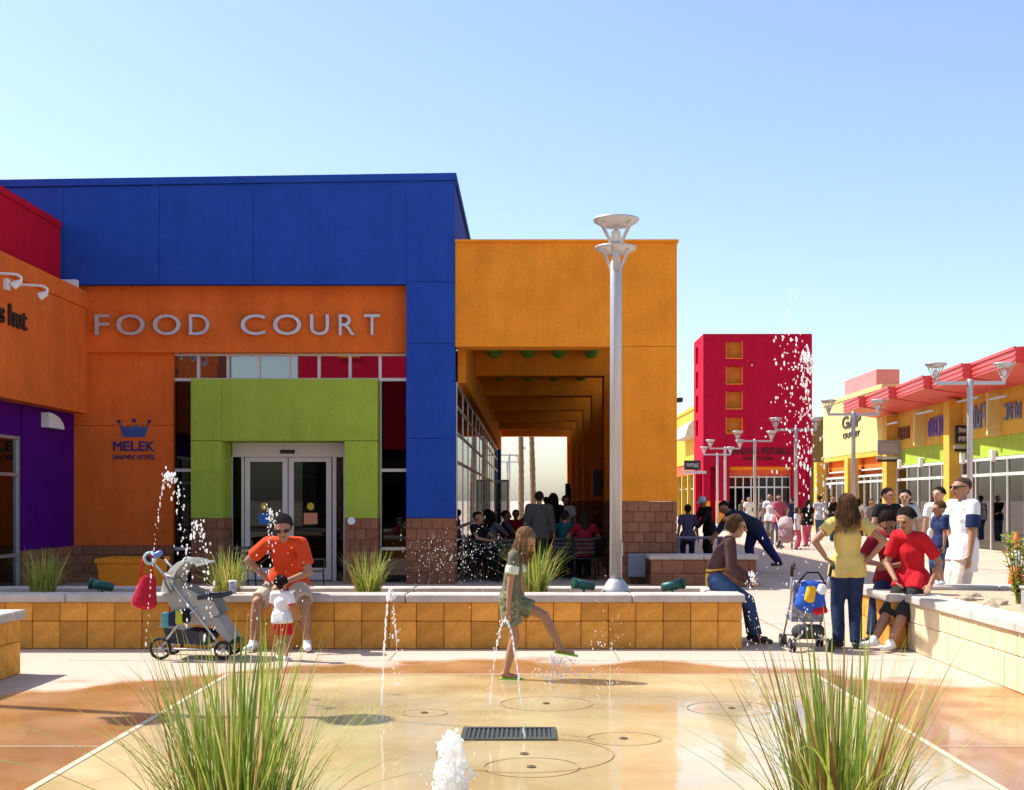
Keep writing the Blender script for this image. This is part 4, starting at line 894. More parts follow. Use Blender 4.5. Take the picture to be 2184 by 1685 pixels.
JEAN = cloth('blue denim', (.045, .085, .19), vs_=6, var=.25); JEAND = cloth('dark denim', (.022, .035, .085), vs_=6, var=.25)
BLKC = cloth('black', (.012, .012, .014)); GREYC = cloth('grey', (.20, .20, .19)); WHTC = cloth('white', (.75, .75, .76), var=.04); REDC = cloth('red', (.52, .015, .025)); KHAKI = cloth('khaki', (.50, .42, .30))
WSH = mat('white trainer', (.72, .72, .74), rough=.6, var=.06, vs_=12); DSH = mat('dark shoe', (.03, .027, .026), rough=.6)
NAVY = cloth('navy', (.02, .03, .09)); ORT = cloth('orange red polo', (.62, .065, .018)); MAR = cloth('maroon', (.22, .012, .025)); YELT = cloth('mustard yellow', (.64, .48, .15)); OLV = cloth('olive grey', (.13, .125, .09), vs_=8, var=.3)
BRN = cloth('brown knit', (.085, .045, .042), vs_=25, var=.35); TEALC = cloth('teal', (.01, .09, .10)); PURC = cloth('purple grey', (.10, .09, .17)); PINKC = cloth('pink', (.55, .10, .16)); CAMO = cloth('mottled print', (.035, .04, .025), hue=(.34, .34, .20), vs_=28)
# --- main people
person('man in orange polo, khaki shorts and sunglasses sitting on the planter wall', (-2.62, 14.15, 0), 0, 1.80, pelvis=(0, -.02, .71), spine=(.02, .42, .90), bend=(.02, .30, -.05), look=(.12, .88, -.42), build=1.0,
       hands={-1: (-.20, .20, .76), 1: (.06, .50, .74)}, poles={-1: (-1, -.35, .35), 1: (1, -.2, -.3)}, feet={-1: (-.30, .36, .075, (-.2, 1, 0)), 1: (.27, .38, .075, (.25, 1, 0))}, kpoles={-1: (-.4, 1, .6), 1: (.4, 1, .6)},
       skin=1, hair='short', hairm=mat('greying hair', (.035, .03, .028), rough=.9, spec=.1, bump=.8, bs=60), top=ORT, sleeve=.72, bottom=KHAKI, leg=.46, flare=.008, shoes=WSH, glasses=True, collar=ORT, voxel=.0075, palms={-1: (.4, .2, -1), 1: (-.4, 0, -1)})
person('toddler in white top and red shorts standing before the man in orange', (-2.46, 12.95, 0), 160, .80, feet={1: (.05, .02, .035), -1: (-.075, -.05, .035)}, look=(.1, 1, .1), headk=1.42, build=1.12, hands={1: (.16, .12, .34), -1: (-.17, .04, .30)},
       skin=1, hair='short', hairm=HB, top=WHTC, sleeve=.7, cuff=REDC, bottom=REDC, leg=.40, flare=.012, shoes=WSH, voxel=.0075)
person('girl in olive shirt and mottled shorts stepping on a water jet in green sandals', (-.17, 11.62, 0), 82, 1.34, spine=(0, .08, 1), bend=(0, .12, 0), look=(-.12, .75, -.62), headk=1.12, build=.94,
       hands={-1: (-.17, .0, .49), 1: (.12, .12, .55)}, poles={-1: (-.4, -1, 0), 1: (.5, -1, 0)}, feet={-1: (-.03, -.03, .055, (0, 1, 0)), 1: (.08, .45, .275, (.0, 1, -.12))}, kpoles={1: (.1, 1, .5), -1: (0, 1, 0)},
       skin=1, hair='long', hairm=HG, top=OLV, sleeve=.6, hem=.05, cuff=cloth('pale mint trim', (.55, .60, .52)), cufflen=.30, bottom=CAMO, leg=.32, flare=.016, sandal=mat('lime green foam', (.25, .55, .03), rough=.6), voxel=.0075)
person('woman in brown sweater and jeans sitting on the right end of the planter', (2.12, 14.62, 0), 84, 1.64, pelvis=(0, .0, .69), spine=(0, -.10, .95), bend=(0, .55, -.15), look=(-.15, .95, -.25), hands={-1: (-.10, .36, .70), 1: (.10, .38, .70)},
       feet={-1: (-.09, .44, .07, (0, 1, -.1)), 1: (.06, .40, .07, (0, 1, 0))}, kpoles={-1: (0, 1, .7), 1: (0, 1, .7)}, skin=0, hair='bun', hairm=HBR, top=BRN, sleeve=1.85, hem=-.02, under=cloth('golden yellow', (.70, .40, .04)), bottom=JEAN, leg=.97, shoes=DSH, voxel=.008)
person('woman in mustard yellow shirt and jeans standing with her back to us', (3.44, 14.0, 0), 176, 1.64, look=(-.25, 1, -.15), hands={1: (.225, -.03, .97), -1: (-.225, -.03, .97)}, poles={1: (1, -.6, .2), -1: (-1, -.6, .2)}, feet={1: (.085, .03, .065), -1: (-.085, -.03, .065)},
       skin=1, hair='long', hairm=HBR, top=YELT, sleeve=.5, hem=.085, bottom=JEAND, leg=.99, shoes=DSH, voxel=.008, palms={1: (-1, 0, 0, (-.7, -.3, -.5)), -1: (1, 0, 0, (.7, -.3, -.5))})
person('man in bright red t-shirt and black shorts seated on the planter corner', (4.20, 14.20, 0), -50, 1.74, pelvis=(0, 0, .70), spine=(.08, .06, 1), bend=(-.02, .22, 0), build=.94, look=(.05, .9, -.35), hands={1: (.26, .06, .69), -1: (-.04, .26, .74)}, poles={1: (.5, -1, .1), -1: (-1, -.3, -.2)},
       feet={1: (.13, .60, .075, (.1, 1, 0)), -1: (-.07, .64, .075, (-.2, 1, 0))}, kpoles={1: (.2, 1, .8), -1: (-.1, 1, .8)}, skin=1, hair='short', top=REDC, sleeve=.75, hem=.12, bottom=cloth('charcoal', (.028, .030, .030)), leg=.58, flare=.014, shoes=WSH, voxel=.008, palms={1: (0, .2, -1, (.2, .8, -.4))})
person('person in maroon jersey with white v neck looking down, seated beside the red shirt', (4.20, 14.95, 0), -28, 1.74, pelvis=(0, 0, .70), spine=(0, .16, .98), bend=(0, .25, -.03), look=(.25, .8, -.7), hands={1: (.06, .40, .86), -1: (-.06, .42, .88)}, poles={1: (1, -.2, -.4), -1: (-1, -.2, -.4)},
       feet={1: (.10, .55, .07), -1: (-.12, .53, .07)}, kpoles={1: (.2, 1, .8), -1: (-.1, 1, .8)}, skin=2, hair='short', hairm=HB, top=MAR, sleeve=.75, hem=.1, bottom=JEAND, leg=.97, shoes=DSH, voxel=.008, collar=WHTC, vest=WHTC)
person('small boy in navy shirt standing on the planter cap near the tall man', (4.90, 15.46, .592), -78, .95, look=(0, 1, -.15), headk=1.32, build=1.1, hands={1: (.14, .03, .36), -1: (-.14, .04, .38)}, skin=1, hair='short', hairm=HBR, top=NAVY, sleeve=.7, bottom=JEAN, leg=.62, flare=.016, shoes=WSH, voxel=.008)
person('tall man with sunglasses in long white shirt with navy sleeves', (5.45, 16.3, 0), -72, 1.86, build=1.14, look=(-.05, 1, -.05), hands={1: (.26, .10, .82), -1: (-.24, .05, .82)}, skin=1, hair='buzz', hairm=mat('cropped dark hair', (.075, .045, .032), rough=.9, spec=.1, bump=.8, bs=60), top=WHTC, sleeve=.78, hem=.20, cufflen=.45, cuff=NAVY, bottom=cloth('cream', (.62, .57, .48)), leg=.62, flare=.02, shoes=WSH, glasses=True, voxel=.009)
PG = 'people standing on the plaza behind the right planter'
person('man in black t-shirt standing behind the seated group', (6.2, 22.4, 0), 10, 1.78, PG, look=(.3, 1, 0), skin=1, top=BLKC, bottom=JEAND, shoes=DSH, voxel=.014, hands={1: (.1, .22, 1.08), -1: (-.1, .2, 1.05)}, poles={1: (1, -.3, -.5), -1: (-1, -.3, -.5)})
person('young man in light grey t-shirt behind the seated group', (6.58, 22.7, 0), -8, 1.76, PG, look=(-.2, 1, -.1), skin=0, top=cloth('light grey', (.48, .49, .50)), bottom=JEAND, shoes=DSH, voxel=.014)
person('young man in white t-shirt standing left of the tall man', (7.18, 22.7, 0), -25, 1.80, PG, look=(-.5, 1, 0), skin=0, top=WHTC, bottom=NAVY, shoes=DSH, voxel=.014)
# --- far people
FG = 'shoppers far down the plaza'
def far(vx, Z, label, face, topm, botm, h=1.7, skin=1, hair='short', **k):
    return person(label, ((vx-1127)*Z/FOC, Z, 0), face, h, FG, skin=skin, hair=hair, top=topm, bottom=botm, shoes=DSH, voxel=.02, near=False, **k)
far(1661, 43.5, 'person in pink and white jersey pushing a pale stroller', 20, PINKC, PURC, 1.78, cap=None, hands={1: (.12, .35, 1.0), -1: (-.12, .35, 1.0)})
far(1643, 45, 'man in white shirt behind the pink jersey', -30, WHTC, GREYC, 1.82)
far(1700, 42, 'child in white and pink beside the pale stroller', 60, WHTC, PINKC, 1.35, hair='long', hairm=HB)
far(1722, 44.5, 'person in dark top right of the child in white and pink', 190, BLKC, PINKC, 1.6, hair='long')
far(1748, 52, 'shopper in pale top and jeans with a dark cap', 170, cloth('pale blue', (.45, .50, .58)), JEAN, 1.76, cap=BLKC)
far(1776, 50, 'shopper in black t-shirt and jeans with folded arms', 10, BLKC, JEAN, 1.76, hands={1: (-.08, .2, 1.12), -1: (.08, .22, 1.08)})
far(1597, 62, 'person in white standing before the tower shop window', 0, WHTC, JEAN, 1.75)
far(1585, 66, 'woman in olive top at the tower entrance', 0, OLV, BLKC, 1.62, hair='long', hairm=HBR)
far(1628, 64, 'person in grey at the right of the traffic cone', 180, GREYC, JEAND, 1.7)
far(1858, 40, 'person in grey behind the woman in yellow', 30, GREYC, JEAND, 1.62)
far(1690, 60, 'shopper in navy walking before the tower', 200, NAVY, JEAND, 1.7); far(1800, 58, 'shopper in red far along the right shops', 200, REDC, JEAND, 1.66); far(1830, 55, 'shopper in white far along the right shops', 180, WHTC, JEAN, 1.66, hair='long')
person('man in navy bending far forward behind the brown seat wall', (5.05, 29.0, 0), -90, 1.95, spine=(0, .78, .62), bend=(0, .1, -.2), look=(0, .8, -.6), pelvis=(0, 0, 1.02), hands={1: (.15, .95, .80), -1: (-.15, .9, .70)}, poles={1: (.5, -.3, 1), -1: (-.5, -.3, 1)}, feet={1: (.1, -.62, .07), -1: (-.1, .05, .07)}, build=1.28,
       skin=1, top=cloth('slate navy', (.02, .033, .06)), sleeve=1.5, bottom=cloth('deep blue', (.018, .02, .10)), shoes=DSH, voxel=.018, near=False)
person('person with a pale blue cap beside the bending man', (4.42, 31.6, 0), -60, 1.70, spine=(0, .3, 1), look=(0, 1, -.4), skin=2, top=BLKC, sleeve=1.8, bottom=BLKC, shoes=DSH, cap=cloth('pale blue cap', (.35, .45, .60)), voxel=.018, near=False, hands={1: (.1, .5, .9), -1: (-.2, .45, .9)})
person('person in purple grey shirt seen from behind, right of the amber column', (3.88, 31.6, 0), 175, 1.66, pelvis=(0, 0, .70), feet={1: (.1, .4, .07), -1: (-.1, .4, .07)}, skin=2, top=PURC, bottom=JEAND, shoes=DSH, voxel=.018, near=False)
# --- arcade diners
AG = 'diners under the arcade'
def diner(vx, Z, label, face, topm, h=1.68, sit=True, skin=1, hair='short', **k):
    kw = dict(pelvis=(0, 0, .56), feet={1: (.1, .42, .07), -1: (-.1, .42, .07)}, hands={1: (.15, .38, .80), -1: (-.15, .38, .80)}, poles={1: (1, -.3, -.3), -1: (-1, -.3, -.3)}, kpoles={1: (0, 1, .8), -1: (0, 1, .8)}) if sit else {}
    kw.update(k)
    return person(label, ((vx-1127)*Z/FOC, Z, 0), face, h, AG, skin=skin, hair=hair, top=topm, bottom=kw.pop('bottom', BLKC), shoes=DSH, voxel=.016, near=False, **kw)
diner(1150, 26.2, 'man in dark grey shirt standing in the arcade mouth with his back to us', 178, cloth('dark grey', (.075, .075, .07)), 1.76, sit=False, build=1.15, sleeve=1.6)
diner(1180, 28.6, 'person in black standing right of the man in dark grey', 190, BLKC, 1.74, sit=False, hair='long')
diner(1206, 31, 'diner in white near the right arcade columns', 0, WHTC, 1.7, sit=False, skin=0)
diner(1205, 26.4, 'seated diner in teal in the arcade', 170, TEALC, 1.72); diner(1247, 26.0, 'seated diner in dark red nearest the arcade columns', 185, MAR, 1.72, hair='long')
diner(1018, 26.0, 'seated diner in black by the arcade glass', 60, BLKC); diner(1046, 27.8, 'seated diner with long hair by the arcade glass', 150, GREYC, hair='long'); diner(1078, 29.2, 'seated diner in purple grey mid arcade', 100, PURC); diner(1100, 32, 'seated diner in red deep in the arcade', 0, REDC)
diner(1128, 36, 'seated diner in navy deep in the arcade', 0, NAVY); diner(1165, 38, 'diner in pale blue far in the arcade', 180, cloth('pale blue', (.45, .50, .58)), sit=False); diner(1040, 33, 'diner in white far by the glass', 90, WHTC)
# ================================================================== PROPS
def wheel(par, c, r, ax=(0, 1, 0), wd=.035, m=RUBBER):
    ax = V3(ax).normalized(); s, u = frame_of(ax); c = V3(c); bm = B(); n = 22
    rings = []
    for k in range(n):
        a = 2*math.pi*k/n; d = s*math.cos(a)+u*math.sin(a); rings.append([c+d*(r-.016+.016*math.cos(b))+ax*(.5*wd*math.sin(b)) for b in [2*math.pi*q/7 for q in range(7)]])
    loft(bm, rings+[rings[0]], caps=False); w_ = ob('wheel', bm, m, par, smooth=True)
    bm = B(); tube(bm, [c-ax*wd*.5, c+ax*wd*.5], .022, 10); ob('hub', bm, STEEL, w_)
    for k in range(6):
        a = math.pi*k/3; d = s*math.cos(a)+u*math.sin(a); bm = B(); tube(bm, [c+d*.015, c+d*(r-.02)], .005, 5); ob('spoke', bm, STEEL, w_)
def tb(name, m, par, pts, r, seg_=8, **k):
    bm = B(); tube(bm, pts, r, seg_); return ob(name, bm, m, par, smooth=True)
GRYF = cloth('grey stroller', (.36, .355, .325), vs_=6); LGRY = cloth('pale stroller lining', (.55, .56, .53)); DGRY = cloth('charcoal stroller', (.06, .06, .07))
# grey pushchair by the planter (side view, front wheels to the right)
def arc(c, r, a0, a1, n=8): return [(c[0]+r*math.cos(R(a0+(a1-a0)*k/n)), c[1], c[2]+r*math.sin(R(a0+(a1-a0)*k/n))) for k in range(n+1)]
st = thing('stroller', 'grey pushchair with hood and a red bag on its handle beside the man in orange', 'stroller', (-3.42, 13.25, 0)); X0, Yc = -3.42, 13.25
for y in (Yc-.23, Yc+.23):
    wheel(st, (X0-.27, y, .115), .115); wheel(st, (X0+.36, y, .095), .095)
    tb('frame_tube', STEEL, st, [(X0+.36, y, .10), (X0+.12, y, .42), (X0-.22, y, .84), (X0-.36, y, .99)], .012); tb('frame_tube', STEEL, st, [(X0-.27, y, .115), (X0-.06, y, .40), (X0+.10, y, .52)], .012); tb('frame_tube', STEEL, st, [(X0-.27, y, .115), (X0+.36, y, .095)], .010)
tb('handle_bar', RUBBER, st, [(X0-.36, Yc-.23, .99), (X0-.42, Yc-.22, 1.03), (X0-.42, Yc+.22, 1.03), (X0-.36, Yc+.23, .99)], .016)
bm = B(); n = 9; rings = []
for k in range(n):
    a = R(178-118*k/(n-1)); px, pz = X0+.02+.36*math.cos(a)*.95, .66+.36*math.sin(a)
    rings.append([V3((X0+.02+(px-X0-.02)*math.sqrt(max(0, 1-(t_/1.15)**2)), Yc+.27*t_, .66+(pz-.66)*(1-.10*t_*t_))) for t_ in (-1, -.75, -.4, 0, .4, .75, 1)])
vv = [[bm.verts.new(p) for p in r] for r in rings]
for a, b_ in zip(vv, vv[1:]):
    for i in range(6): bm.faces.new((a[i], a[i+1], b_[i+1], b_[i]))
bmesh.ops.solidify(bm, geom=bm.faces[:], thickness=.012); ob('hood', bm, GRYF, st, smooth=True)
for k in (2, 5, 8):
    a = R(178-118*k/8); tb('hood_rib', LGRY, st, [(X0+.02+.35*math.cos(a)*math.sqrt(max(.02, 1-(t_/1.15)**2)), Yc+.275*t_, .66+.365*math.sin(a)*(1-.10*t_*t_)) for t_ in (-1, -.6, -.2, .2, .6, 1)], .011)
bm = B(); prism(bm, [(X0-.24, .72), (X0-.16, .76), (X0-.02, .46), (X0+.30, .42), (X0+.44, .20), (X0+.40, .16), (X0+.24, .34), (X0-.08, .36)], 'y', Yc-.20, Yc+.20); ob('seat', bm, GRYF, st)
for y in (Yc-.215, Yc+.205):
    bm = B(); prism(bm, [(X0-.26, .66), (X0-.02, .72), (X0+.26, .58), (X0+.32, .46), (X0+.20, .40), (X0-.08, .40)], 'y', y, y+.012); ob('side_panel', bm, GRYF, st)
tb('bumper_bar', DGRY, st, [(X0+.10, Yc-.22, .62), (X0+.34, Yc-.20, .64), (X0+.34, Yc+.20, .64), (X0+.10, Yc+.22, .62)], .022)
bm = B(); prism(bm, [(X0-.26, .32), (X0-.20, .16), (X0+.18, .14), (X0+.26, .26)], 'y', Yc-.19, Yc+.19); ob('basket', bm, DGRY, st)
for k, (m_, nm_) in enumerate(((cloth('teal stripe', (.10, .30, .30)), 'bag_stripe'), (NAVY, 'bag_stripe'), (cloth('acid stripe', (.45, .48, .04)), 'bag_stripe'), (BLKC, 'bag_stripe'))):
    bm = B(); seg(bm, (X0-.22+k*.07, Yc-.235, .34+k*.018), (X0-.22+k*.07, Yc-.235, .46+k*.012), .045, .04, .5, (1, 0, 0)); ob(nm_, bm, m_, st, smooth=True)
bo('footrest', DGRY, st, X0+.36, X0+.48, Yc-.15, Yc+.15, .15, .19)
bg_ = thing('shoulder_bag', 'red bag hanging from the grey stroller handle', 'bag', (X0-.43, Yc-.26, .52)); bm = B()
seg(bm, (X0-.42, Yc-.27, .58), (X0-.38, Yc-.26, .82), .13, .075, .55, (1, 0, 0)); ob('pouch', bm, cloth('crimson bag', (.42, .015, .04)), bg_, smooth=True)
tb('strap', REDC, bg_, [(X0-.46, Yc-.27, .84), (X0-.43, Yc-.24, 1.045), (X0-.38, Yc-.21, 1.045), (X0-.34, Yc-.25, .84)], .010)
bm = B(); seg(bm, (X0-.50, Yc-.275, .56), (X0-.46, Yc-.275, .74), .05, .03, .6, (1, 0, 0)); ob('side_pocket', bm, cloth('pink red', (.65, .10, .14)), bg_, smooth=True)
rg = thing('toy_ring', 'pale toy ring clipped on the grey stroller handle', 'toy', (X0-.38, Yc-.2, .98)); bm = B()
cs = V3((X0-.37, Yc-.25, 1.02)); rings = [[cs+V3((math.cos(a)*(.055+.014*math.cos(b)), .014*math.sin(b), math.sin(a)*(.055+.014*math.cos(b)))) for b in [2*math.pi*q/7 for q in range(7)]] for a in [2*math.pi*q/18 for q in range(19)]]
loft(bm, rings, caps=False); ob('ring', bm, mat('aqua plastic', (.40, .62, .62), rough=.3), rg, smooth=True); bm = B(); seg(bm, cs+V3((.06, 0, .03)), cs+V3((.10, 0, .05)), .03, .03); ob('bead', bm, mat('blue plastic', (.10, .18, .55), rough=.3), rg, smooth=True)
# umbrella stroller loaded with colourful bags
s2 = thing('stroller', 'folding umbrella stroller loaded with a bright blue and yellow bag', 'stroller', (2.98, 13.95, 0)); X1, Y1s = 2.98, 13.95
for sx in (-1, 1):
    xw = X1+sx*.20
    for y in (Y1s-.26, Y1s+.24):
        for d_ in (-.022, .022): wheel(s2, (xw+d_, y, .075), .075, (1, 0, 0), .025)
    tb('frame_tube', STEEL, s2, [(xw, Y1s+.24, .08), (X1+sx*.17, Y1s-.02, .50), (X1+sx*.20, Y1s-.24, .80)], .011); tb('frame_tube', STEEL, s2, [(xw, Y1s-.26, .08), (X1-sx*.16, Y1s-.02, .40), (X1-sx*.18, Y1s+.10, .44)], .011)
    tb('handle', RUBBER, s2, [(X1+sx*.20, Y1s-.24, .80), (X1+sx*.205, Y1s-.29, .90), (X1+sx*.205, Y1s-.35, .93), (X1+sx*.205, Y1s-.39, .89)], .018)
tb('cross_bar', STEEL, s2, [(X1-.2, Y1s-.26, .12), (X1+.2, Y1s+.24, .14)], .009); tb('cross_bar', STEEL, s2, [(X1+.2, Y1s-.26, .12), (X1-.2, Y1s+.24, .14)], .009)
bm = B(); prism(bm, [(Y1s-.20, .74), (Y1s-.15, .75), (Y1s-.02, .36), (Y1s+.24, .36), (Y1s+.24, .32), (Y1s-.07, .30)], 'x', X1-.17, X1+.17); ob('seat', bm, cloth('navy stripe', (.03, .04, .12), hue=(.5, .5, .55), vs_=20), s2)
bm = B(); seg(bm, (X1-.10, Y1s-.12, .20), (X1+.10, Y1s-.12, .20), .08, .08); ob('storage_bag', bm, DGRY, s2, smooth=True)
kb = thing('carry_bag', 'bright blue bag with yellow and red patches hung on the umbrella stroller', 'bag', (X1, Y1s-.33, .38))
bm = B(); seg(bm, (X1-.02, Y1s-.31, .50), (X1, Y1s-.29, .70), .17, .12, .5, (1, 0, 0), 14); ob('pouch', bm, cloth('royal blue', (.03, .10, .45)), kb, smooth=True)
bm = B(); seg(bm, (X1-.05, Y1s-.40, .56), (X1-.02, Y1s-.38, .68), .055, .05, .5, (1, 0, 0)); ob('front_patch', bm, cloth('sunflower', (.72, .42, .03)), kb, smooth=True)
bm = B(); seg(bm, (X1+.02, Y1s-.39, .44), (X1+.12, Y1s-.37, .46), .05, .05, .5, (1, 0, 0)); ob('front_patch', bm, REDC, kb, smooth=True)
bm = B(); seg(bm, (X1+.08, Y1s-.37, .64), (X1+.10, Y1s-.36, .70), .05, .045, .5, (1, 0, 0)); ob('front_patch', bm, WHTC, kb, smooth=True)
tb('strap', BLKC, kb, [(X1-.14, Y1s-.31, .74), (X1-.05, Y1s-.28, .84), (X1+.07, Y1s-.28, .84), (X1+.14, Y1s-.31, .72)], .010)
# pale stroller far off
s3 = thing('stroller', 'pale pink stroller far down the plaza before the jersey wearer', 'stroller', (8.42, 42.4, 0))
for sx in (-1, 1):
    for y in (42.1, 42.7): wheel(s3, (8.42+sx*.24, y, .12), .12, (1, 0, 0))
    tb('frame_tube', STEEL, s3, [(8.42+sx*.24, 42.7, .12), (8.42+sx*.24, 42.2, .6), (8.42+sx*.24, 42.85, 1.02)], .02)
bm = B(); seg(bm, (8.42, 42.45, .40), (8.42, 42.5, .60), .26, .24, .8, (1, 0, 0)); ob('seat', bm, cloth('dusty pink', (.42, .28, .30)), s3, smooth=True)
bm = B(); seg(bm, (8.42, 42.5, .80), (8.42, 42.55, .90), .26, .22, .8, (1, 0, 0)); ob('hood', bm, cloth('pale pink', (.55, .42, .44)), s3, smooth=True)
# spot lamps
def spot(x, y, rot, lab):
    t = thing('spot_lamp', lab, 'spot lamp', (x, y, .52), 'green garden spot lamps in the planters'); t.rotation_euler = (0, 0, R(rot)); WL[t] = V3((0, 0, 0))
    tb('stem', TEAL, t, [(0, 0, -.02), (0, 0, .07)], .014); bo('yoke', TEAL, t, -.035, .035, -.05, .05, .07, .085)
    bm = B(); tube(bm, [(-.12, 0, .10), (.02, 0, .125), (.11, 0, .14)], .048, 14, .06); ob('housing', bm, TEAL, t, smooth=True); bm = B(); tube(bm, [(.11, 0, .14), (.135, 0, .1445)], .066, 16); ob('bezel', bm, TEAL, t)
    return t
spot(.63, 14.72, 200, 'green spot lamp just left of the lamp post base'); spot(1.62, 14.62, 15, 'green spot lamp right of the lamp post base'); spot(-4.80, 14.62, 180, 'green spot lamp in the shaded left part of the planter')
# cup
cu = thing('drink_cup', 'blue and white drink cup on the planter cap', 'cup', (-3.20, 14.06, H0)); bm = B(); lathe(bm, [(.035, H0+.001), (.045, H0+.12), (.047, H0+.125), (.03, H0+.126)], (-3.20, 14.06, 0), 18); ob('cup_body', bm, mat('blue cup print', (.05, .10, .32), hue=(.6, .6, .65), vs_=22, rough=.5), cu, smooth=True)
bm = B(); lathe(bm, [(.048, H0+.127), (.048, H0+.138), (.03, H0+.145), (.01, H0+.146)], (-3.20, 14.06, 0), 18); ob('cup_lid', bm, WHITE, cu, smooth=True)
# orange pot
pt = thing('plant_pot', 'square amber planter box in the shade before the purple wall', 'plant pot', (-6.15, 20.2, 0)); bm = B()
loft(bm, [[V3((-6.15+sx*w_, 20.2+sy*w_, z)) for sx, sy in ((-1, -1), (1, -1), (1, 1), (-1, 1))] for w_, z in ((.36, 0), (.42, .64), (.45, .645), (.45, .71), (.40, .71), (.39, .62))]); ob('pot', bm, AMBER, pt); bo('soil', SOIL, pt, -6.52, -5.78, 19.83, 20.57, .6, .625)
# benches and tables
def make_table(loc, lab, grp):
    t = thing('cafe_table', lab, 'table', loc, grp); WL[t] = V3((0, 0, 0)); bm = B(); lathe(bm, [(.02, .70), (.40, .705), (.41, .72), (.40, .735), (.01, .736)], seg=24); ob('table_top', bm, mat('dark table laminate', (.05, .045, .045), rough=.35), t)
    tb('column', BLACK, t, [(0, 0, .02), (0, 0, .70)], .035)
    for k in range(4): a = math.pi/4+k*math.pi/2; tb('foot', BLACK, t, [(0, 0, .05), (.30*math.cos(a), .30*math.sin(a), .02)], .018)
    return t
def make_chair(loc, rz, lab, grp):
    t = thing('cafe_chair', lab, 'chair', loc, grp, R(rz)); WL[t] = V3((0, 0, 0)); bo('seat', BLACK, t, -.21, .21, -.21, .21, .43, .455, bev=.008)
    for sx in (-1, 1):
        tb('leg', BLACK, t, [(sx*.19, -.19, .43), (sx*.21, -.21, 0)], .013); tb('leg', BLACK, t, [(sx*.19, .19, .86), (sx*.19, .19, .43), (sx*.21, .23, 0)], .013); tb('arm_rest', BLACK, t, [(sx*.22, .19, .64), (sx*.22, -.18, .64), (sx*.20, -.19, .45)], .012)
    for k in range(4): bo('back_slat', BLACK, t, -.18, .18, .185, .2, .54+k*.085, .59+k*.085)
    return t
TG, CG = 'cafe tables under the arcade', 'cafe chairs under the arcade'
tabs = [((-.62, 26.6, 0), 'table between the diners nearest the arcade glass'), ((.98, 27.0, 0), 'table before the diners in teal and dark red'), ((-.55, 29.8, 0), 'second table back along the arcade glass'), ((.95, 30.6, 0), 'second table back on the column side'), ((.1, 33.5, 0), 'table deepest in the arcade')]
T0_ = make_table(tabs[0][0], tabs[0][1], TG)
for l_, n_ in tabs[1:]: dup(T0_, l_, 0, n_, TG)
chs = [(-1.0, 26.0, 200, 'chair nearest the blue pier in the arcade'), (-.25, 26.0, 150, 'chair left of the girl in front of the arcade table'), (.72, 26.4, 180, 'chair under the diner in teal'), (1.13, 26.0, 175, 'chair under the diner in dark red'), (-1.02, 27.3, 20, 'chair on the far side of the glass-side table'), (1.4, 27.6, -30, 'chair by the first arcade column'), (.5, 27.6, 30, 'chair behind the column-side table'), (-.2, 29.2, 160, 'chair at the second glass-side table'), (-.95, 30.4, 10, 'chair behind the second glass-side table'), (1.3, 31.2, -20, 'chair behind the second column-side table'), (-.4, 25.4, 185, 'empty chair in front at the arcade mouth')]
C0_ = make_chair((chs[0][0], chs[0][1], 0), chs[0][2], chs[0][3], CG)
for x, y, rz, n_ in chs[1:]: dup(C0_, (x, y, 0), R(rz), n_, CG)
dup(T0_, (-4.15, 21.6, 0), 0, 'dark table behind the man in orange', 'dark tables before the entrance'); dup(C0_, (-3.62, 21.2, 0), R(150), 'dark chair right of the man in orange', 'dark chairs before the entrance'); dup(C0_, (-4.75, 21.4, 0), R(210), 'dark chair left of the man in orange', 'dark chairs before the entrance')
bt = thing('picnic_table', 'purple grey table by the bending man', 'table', (4.0, 30.5, 0)); PT = mat('purple grey plastic', (.20, .20, .30), rough=.5)
bo('table_top', PT, bt, 3.4, 4.6, 30.2, 30.85, .70, .745, bev=.01)
for x in (3.5, 4.5):
    for y in (30.3, 30.75): bo('leg', PT, bt, x-.03, x+.03, y-.03, y+.03, 0, .699)
# cones
def cone(x, y, lab, h=.75):
    t = thing('traffic_cone', lab, 'traffic cone', (x, y, 0)); WL[t] = V3((0, 0, 0)); OC = mat('cone orange', (.75, .13, .02), rough=.5)
    bo('base', OC, t, -.2, .2, -.2, .2, 0, .03, bev=.006); f = lambda z: .15-.115*z/h
    bm = B(); lathe(bm, [(f(0), .03), (f(h*.45), h*.45)], seg=18); ob('lower_cone', bm, OC, t, smooth=True); bm = B(); lathe(bm, [(f(h*.45), h*.45+.001), (f(h*.72), h*.72)], seg=18); ob('reflective_band', bm, WHITE, t, smooth=True); bm = B(); lathe(bm, [(f(h*.72), h*.72+.001), (f(h), h), (.01, h+.005)], seg=18); ob('cone_tip', bm, OC, t, smooth=True)
cone((1627-1127)*48/FOC, 48, 'orange traffic cone in front of the tower shop', .95); cone((2167-1127)*22/FOC, 22, 'orange and white cone at the right edge beyond the planter', 1.05)
